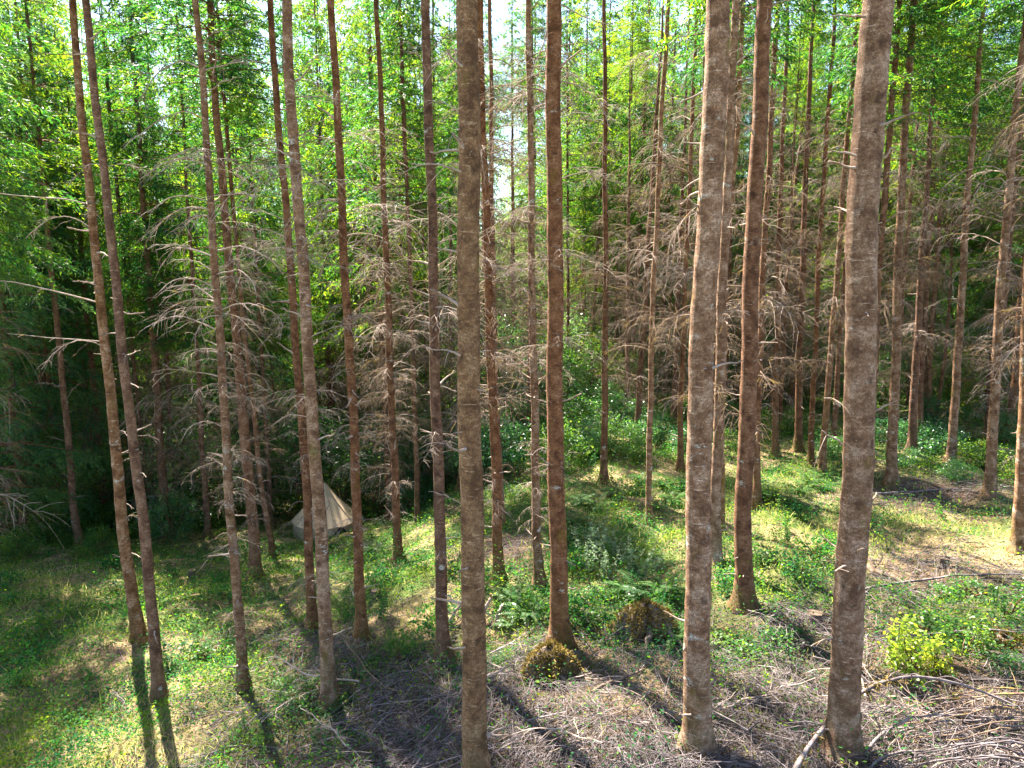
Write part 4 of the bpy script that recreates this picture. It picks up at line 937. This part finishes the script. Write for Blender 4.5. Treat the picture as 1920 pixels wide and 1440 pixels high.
# ------------------------------------------------------------------ shrubs, ferns, weeds: one object each
def bush(name, proto, px, py, s, label, cat, group=None, sz=None):
    c = hit(px, py); t = tag(link(name, None, None, c), label, cat, group)
    link(proto.name.split('.')[0], proto, t, (0, 0, -.03), (rnd.gauss(0, .06), rnd.gauss(0, .06), rnd.uniform(0, 6.28)), (s, s, sz or s)); return t
GS = 'leafy shrubs of the shaded hollow'
for px, py, s in ((60, 960, 1.5), (130, 935, 1.3), (20, 880, 1.7), (215, 985, 1.2), (300, 960, 1.5), (370, 940, 1.6), (250, 900, 1.7), (330, 1010, 1.2), (90, 1020, 1.0), (400, 900, 1.6), (530, 965, 1.1), (545, 925, 1.3),
                  (690, 965, .9), (715, 940, 1.2), (700, 905, 1.4), (760, 925, 1.2), (790, 965, 1.0), (820, 930, 1.3), (850, 900, 1.5), (640, 880, 1.6), (580, 880, 1.6), (905, 905, 1.3), (960, 890, 1.4), (985, 850, 1.5), (1035, 880, 1.0), (760, 870, 1.7), (870, 850, 1.8), (480, 880, 1.7), (180, 860, 1.8), (90, 840, 1.8)):
    bush('shrub', rnd.choice(SHRUB), px + rnd.gauss(0, 8), py, s * rnd.uniform(.85, 1.1), unique('leafy shaded shrub', px), 'shrub', GS)
for px, py, s in ((30, 1000, 1.0), (75, 990, 1.1), (110, 1000, .9), (165, 1005, 1.0), (230, 1010, .9), (280, 1005, 1.1), (340, 990, 1.2), (410, 985, 1.1), (520, 930, 1.4), (20, 1050, .7), (190, 1045, .7)):
    bush('shrub', SHRUB[rnd.choice([1, 3])], px + rnd.gauss(0, 8), py, s, unique('leafy shrub at the foot of the dark conifers', px), 'shrub', GS)
GC = 'bright shrubs at the back of the clearing'
for px, py, s in ((1080, 850, .8), (1160, 850, .8), (1200, 835, .8), (1100, 820, .9), (1250, 830, .8), (1180, 800, .9), (1060, 800, 1.1), (1700, 840, .7), (1760, 850, .7), (1830, 870, .7), (1890, 830, .8), (1860, 800, .9), (1750, 800, .9), (1900, 900, .6), (1640, 830, .7), (1810, 760, 1.0), (1330, 800, .9), (1270, 790, 1.0), (1120, 780, 1.1), (1800, 905, .5), (1690, 875, .5), (1060, 870, .8), (1130, 862, .7), (1210, 868, .6), (1290, 850, .7), (1380, 845, .6), (1310, 880, .5), (1430, 820, .8), (1480, 815, .8), (1560, 860, .6), (1600, 850, .6)):
    bush('shrub', rnd.choice(SHRUB), px + rnd.gauss(0, 8), py, s * rnd.uniform(1.0, 1.3), unique('low bright clearing shrub', px), 'shrub', GC, s * .95)
GF = 'sword ferns on the forest floor'
for px, py, s in ((1215, 1130, 1.15), (1245, 915, .8), (1190, 930, .7), (1230, 955, .7), (1440, 935, .8), (1520, 910, .9), (1550, 900, .8), (1590, 915, .7), (990, 1160, .8), (965, 1130, .8), (1265, 1200, .8), (1150, 1040, .7), (1120, 955, .8), (1080, 985, .7), (700, 1035, .7), (1850, 880, .7), (1290, 915, .8), (955, 1175, .5), (590, 1050, .6), (1420, 1060, .5), (1260, 945, .9), (1300, 940, .8), (1205, 905, .8), (1150, 930, .7), (1330, 920, .8), (1500, 925, .8), (1090, 945, .7), (1060, 1010, .7), (1180, 1120, .8), (1480, 945, .7), (1250, 1120, .9), (880, 1010, .7), (840, 1020, .7)):
    bush('fern', rnd.choice(FERNS), px, py, s, unique('green sword fern', px), 'fern', GF)
GW = 'pale tall weeds in the middle of the clearing'
for px, py, s in ((1090, 1040, .8), (1115, 1050, 1.0), (1135, 1035, 1.0), (1160, 1055, 1.0), (1180, 1075, .9), (1200, 1090, .9), (1100, 1075, .8), (1140, 1085, .8), (1230, 1075, .7)):
    bush('weed', WEEDS[rnd.choice([0, 1])], px, py, s, unique('pale tall weed', px), 'weed', GW)
for px, py, s in ((1255, 1010, .6), (1290, 1030, .6), (1190, 1100, .8), (1215, 1115, .8), (940, 1150, .6), (1080, 1150, .6), (1110, 1130, .6), (1470, 1020, .6), (1500, 1050, .5), (1440, 1060, .6), (1530, 1040, .6), (120, 1400, .6), (40, 1425, .4), (450, 1380, .5), (480, 1400, .5), (600, 1400, .4), (350, 1290, .5), (380, 1230, .6), (90, 1170, .7), (120, 1150, .7), (230, 1160, .5)):
    bush('weed', WEEDS[2], px, py, s, unique('green leafy weed', px), 'weed', 'green weeds scattered over the slope')
bush('sapling', LIME, 1712, 1272, .95, 'bright lime-green maple sapling lit by the sun in the slash', 'sapling')
bush('sapling', LIME, 1762, 1262, .62, 'smaller yellow-green sapling beside the lime-green maple', 'sapling')
bush('sapling', GREENSAP, 752, 1240, .75, 'leafy green sapling left of the slender middle conifer', 'sapling')
bush('sapling', GREENSAP, 1805, 1235, .8, 'loose green sapling between the lime-green maple and the reddish stump', 'sapling')
bush('sapling', GREENSAP, 1890, 1160, .9, 'leafy green sapling against the right edge', 'sapling')
for q in range(170):
    px, py = rnd.uniform(10, 1900), rnd.uniform(860, 1290)
    c = hit(px, py)
    if slash_zone(c[0], c[1]) > .4 or (560 < px < 690 and py < 1080): continue
    bush('weed', rnd.choice(WEEDS[2:] + [LOWHERB]), px, py, rnd.uniform(.45, 1.0), unique('green leafy weed', px), 'weed', 'green weeds scattered over the slope')
GB = 'low brambles in the slash'
for px, py, s in ((1780, 1200, 1.1), (1830, 1190, 1.0), (1770, 1130, .9), (1820, 1120, .9), (1900, 1260, .8), (1400, 1230, .8), (1350, 1210, .7), (1450, 1215, .8), (1500, 1195, .6), (570, 1310, .8), (640, 1330, .6), (530, 1300, .6), (1130, 1170, .8), (1080, 1180, .6), (1140, 1130, .9), (1450, 1060, .8), (1500, 1080, .7), (780, 1220, .5), (950, 1250, .5), (380, 1240, .9), (700, 1250, .5), (210, 1110, .8), (1540, 1070, .8), (1380, 1080, .7)):
    bush('bramble', rnd.choice(BRAMBLE), px, py, s, unique('low green bramble', px), 'bramble', GB)

# ------------------------------------------------------------------ what nobody could count: herbs, grass, twig litter
x, y = scatter(620000); sz, gz = slash_zone(x, y), grass_zone(x, y)
pr = np.clip(1.1 - 1.0 * sz - .5 * gz, .10, 1) * np.clip(.75 + .45 * wob(x, y, 1.1, .7), .12, 1)
k = rng.random(len(x)) < pr; x, y = x[k], y[k]; n = len(x)
hh = np.abs(rng.normal(0, .19, n)) * np.clip(.7 + .9 * wob(x, y, 1.9, 2.2) + .5 * wob(x, y, 4.7, .4), .1, 2.0) + .02
d = rng.normal(0, 1, (n, 3)); d[:, 2] = d[:, 2] * .4
mb = MB(); mb.leaves(np.stack([x, y, G(x, y) + hh], 1), d, rng.uniform(.025, .065, n) * (1 + .02 * y), rng.uniform(.012, .034, n) * (1 + .02 * y), 0, .6)
print('herbs', n)
tag(link('undergrowth', mb.mesh('undergrowth', COVER)), 'low green herbs covering the shaded slope', 'undergrowth', kind='stuff')

x, y = scatter(200000, 34); sz, gz = slash_zone(x, y), grass_zone(x, y)
pr = np.clip(.12 + .85 * gz - .2 * sz, .03, 1) * np.clip(.6 + .5 * wob(x, y, 1.6, 4.1), .1, 1)
k = rng.random(len(x)) < pr; x, y = x[k], y[k]; n = len(x)
d = rng.normal(0, .5, (n, 3)); d[:, 2] = 1
l = rng.uniform(.10, .34, n)
mb = MB(); mb.leaves(np.stack([x, y, G(x, y) - .01], 1), d, l, rng.uniform(.006, .014, n) * (1 + .03 * y), 0, 0, .12)
print('grass', n)
tag(link('grass', mb.mesh('grass', GRASS)), 'dry yellow and green grass in the sunny openings', 'grass', kind='stuff')

x, y = scatter(95000, 30); sz = slash_zone(x, y)
k = rng.random(len(x)) < np.clip(.05 + .95 * sz, 0, 1) * np.clip(.75 + .4 * wob(x, y, 1.3, 9.), .15, 1); x, y, sz = x[k], y[k], sz[k]; n = len(x)
print('litter', n)
mb = MB()
az = rng.uniform(0, 6.28, n); L = rng.gamma(2.2, .22, n) + .15; rr = rng.uniform(.0018, .0046, n) * (1 + rng.uniform(.5, 2.2, n) * (rng.random(n) < .07))
h0 = np.abs(rng.normal(0, .09, n)) * sz + .01; bend = rng.normal(0, .28, n); lift = np.abs(rng.normal(0, .12, n))
m = 5; s = np.linspace(-.5, .5, m)[None]
PX = x[:, None] + np.cos(az)[:, None] * L[:, None] * s - np.sin(az)[:, None] * (bend * L)[:, None] * (s ** 2 - .1)
PY = y[:, None] + np.sin(az)[:, None] * L[:, None] * s + np.cos(az)[:, None] * (bend * L)[:, None] * (s ** 2 - .1)
PZ = G(PX, PY) + h0[:, None] + (lift * L)[:, None] * (.25 - s ** 2) + rng.normal(0, .05, n)[:, None] * s * L[:, None]
P = np.stack([PX, PY, PZ], -1); T = np.gradient(P, axis=1); T /= np.linalg.norm(T, axis=2)[..., None]
A = np.cross(T, [0, 0, 1.0]); A /= np.linalg.norm(A, axis=2)[..., None] + 1e-9; Bn = np.cross(T, A)
th = np.arange(3) / 3 * 2 * np.pi; rad = (rr[:, None] * np.linspace(1.3, .6, m)[None])[..., None, None]
V = P[:, :, None] + rad * (np.cos(th)[:, None] * A[:, :, None] + np.sin(th)[:, None] * Bn[:, :, None])
i = np.arange(n)[:, None, None] * (m * 3) + np.arange(m - 1)[None, :, None] * 3; j = np.arange(3)[None, None]; j2 = (j + 1) % 3
mb.add(V, np.stack([i + j, i + j2, i + 3 + j2, i + 3 + j], -1).reshape(-1, 4))
tag(link('twig_litter', mb.mesh('twig_litter', SLASH, True)), 'grey dead twigs strewn over the ground between the trunks', 'twig litter', kind='stuff')

# ------------------------------------------------------------------ thin the crowns that stand between the sun and the sunlit places
bpy.context.view_layer.update(); dg = bpy.context.evaluated_depsgraph_get()
EXTRA = [hit(a, b) + np.array([0, 0, .6]) for a, b in ((1090, 830), (1170, 830), (1250, 830), (1800, 850), (1880, 800), (1700, 850), (1160, 885), (1110, 950), (1180, 940), (1060, 920), (540, 930), (700, 940))] + [hit(a, b) + np.array([0, 0, 2.2]) for a, b in ((60, 960), (130, 930), (210, 920), (300, 900), (380, 900), (450, 900), (860, 860), (760, 880))]
sunv = Vector(SUNV); blame = {}
for p in OPEN + EXTRA:
    for q in range(5):
        o = Vector(p) + Vector((rnd.gauss(0, .25), rnd.gauss(0, .25), .25)); 
        for _ in range(6):
            ok, loc, nor, fi, ob, mx = scene.ray_cast(dg, o, sunv)
            if not ok: break
            if ob.name.startswith('crown'): blame[ob.name] = blame.get(ob.name, 0) + (1 if p[0] < 1.5 else 2.5)
            o = loc + sunv * .6
print('blame', sorted(((v, k, round(bpy.data.objects[k].parent.location.y, 1)) for k, v in blame.items()), reverse=True)[:40])
for k, v in blame.items():
    ob = bpy.data.objects[k]
    if v < 9 or ob.parent.location.x < -3.2 and ob.parent.location.y < 26: continue
    if ob.parent.location.y < 24: bpy.data.objects.remove(ob)
    elif ob.parent.name.startswith('conifer_tree'):
        ob.scale = (ob.scale.x * .6, ob.scale.y * .6, ob.scale.z * .5); ob.location.z += 5.5
# ------------------------------------------------------------------ camera, light
cam = bpy.data.cameras.new('camera'); cam.sensor_width = 36; cam.lens = 24; cam.clip_end = 2000; cam.clip_start = .05
co = link('camera', cam, None, CAM, (R(90) - PITCH, 0, 0)); scene.camera = co
sd = bpy.data.lights.new('sun', 'SUN'); sd.energy = 5.0; sd.angle = R(.53); sd.color = (1.0, .93, .80)
dirv = Vector((math.sin(SUN_AZ) * math.cos(SUN_EL), math.cos(SUN_AZ) * math.cos(SUN_EL), math.sin(SUN_EL)))
so = link('sun', sd, None, (0, 0, 60)); so.rotation_euler = dirv.to_track_quat('Z', 'Y').to_euler()
w = bpy.data.worlds.new('World'); scene.world = w; w.use_nodes = True; nt = w.node_tree
bg = nt.nodes['Background']; sky = nt.nodes.new('ShaderNodeTexSky'); sky.sky_type = 'NISHITA'; sky.sun_disc = False
sky.sun_elevation = SUN_EL; sky.sun_rotation = SUN_AZ; nt.links.new(sky.outputs[0], bg.inputs[0]); bg.inputs[1].default_value = .062
scene.view_settings.view_transform = 'Standard'; scene.view_settings.look = 'None'; scene.view_settings.gamma = 1.0
scene.view_settings.exposure = 3.2
scene.cycles.max_bounces = 5; scene.cycles.diffuse_bounces = 3; scene.cycles.transmission_bounces = 3; scene.cycles.glossy_bounces = 1
print('objects', len(scene.objects))
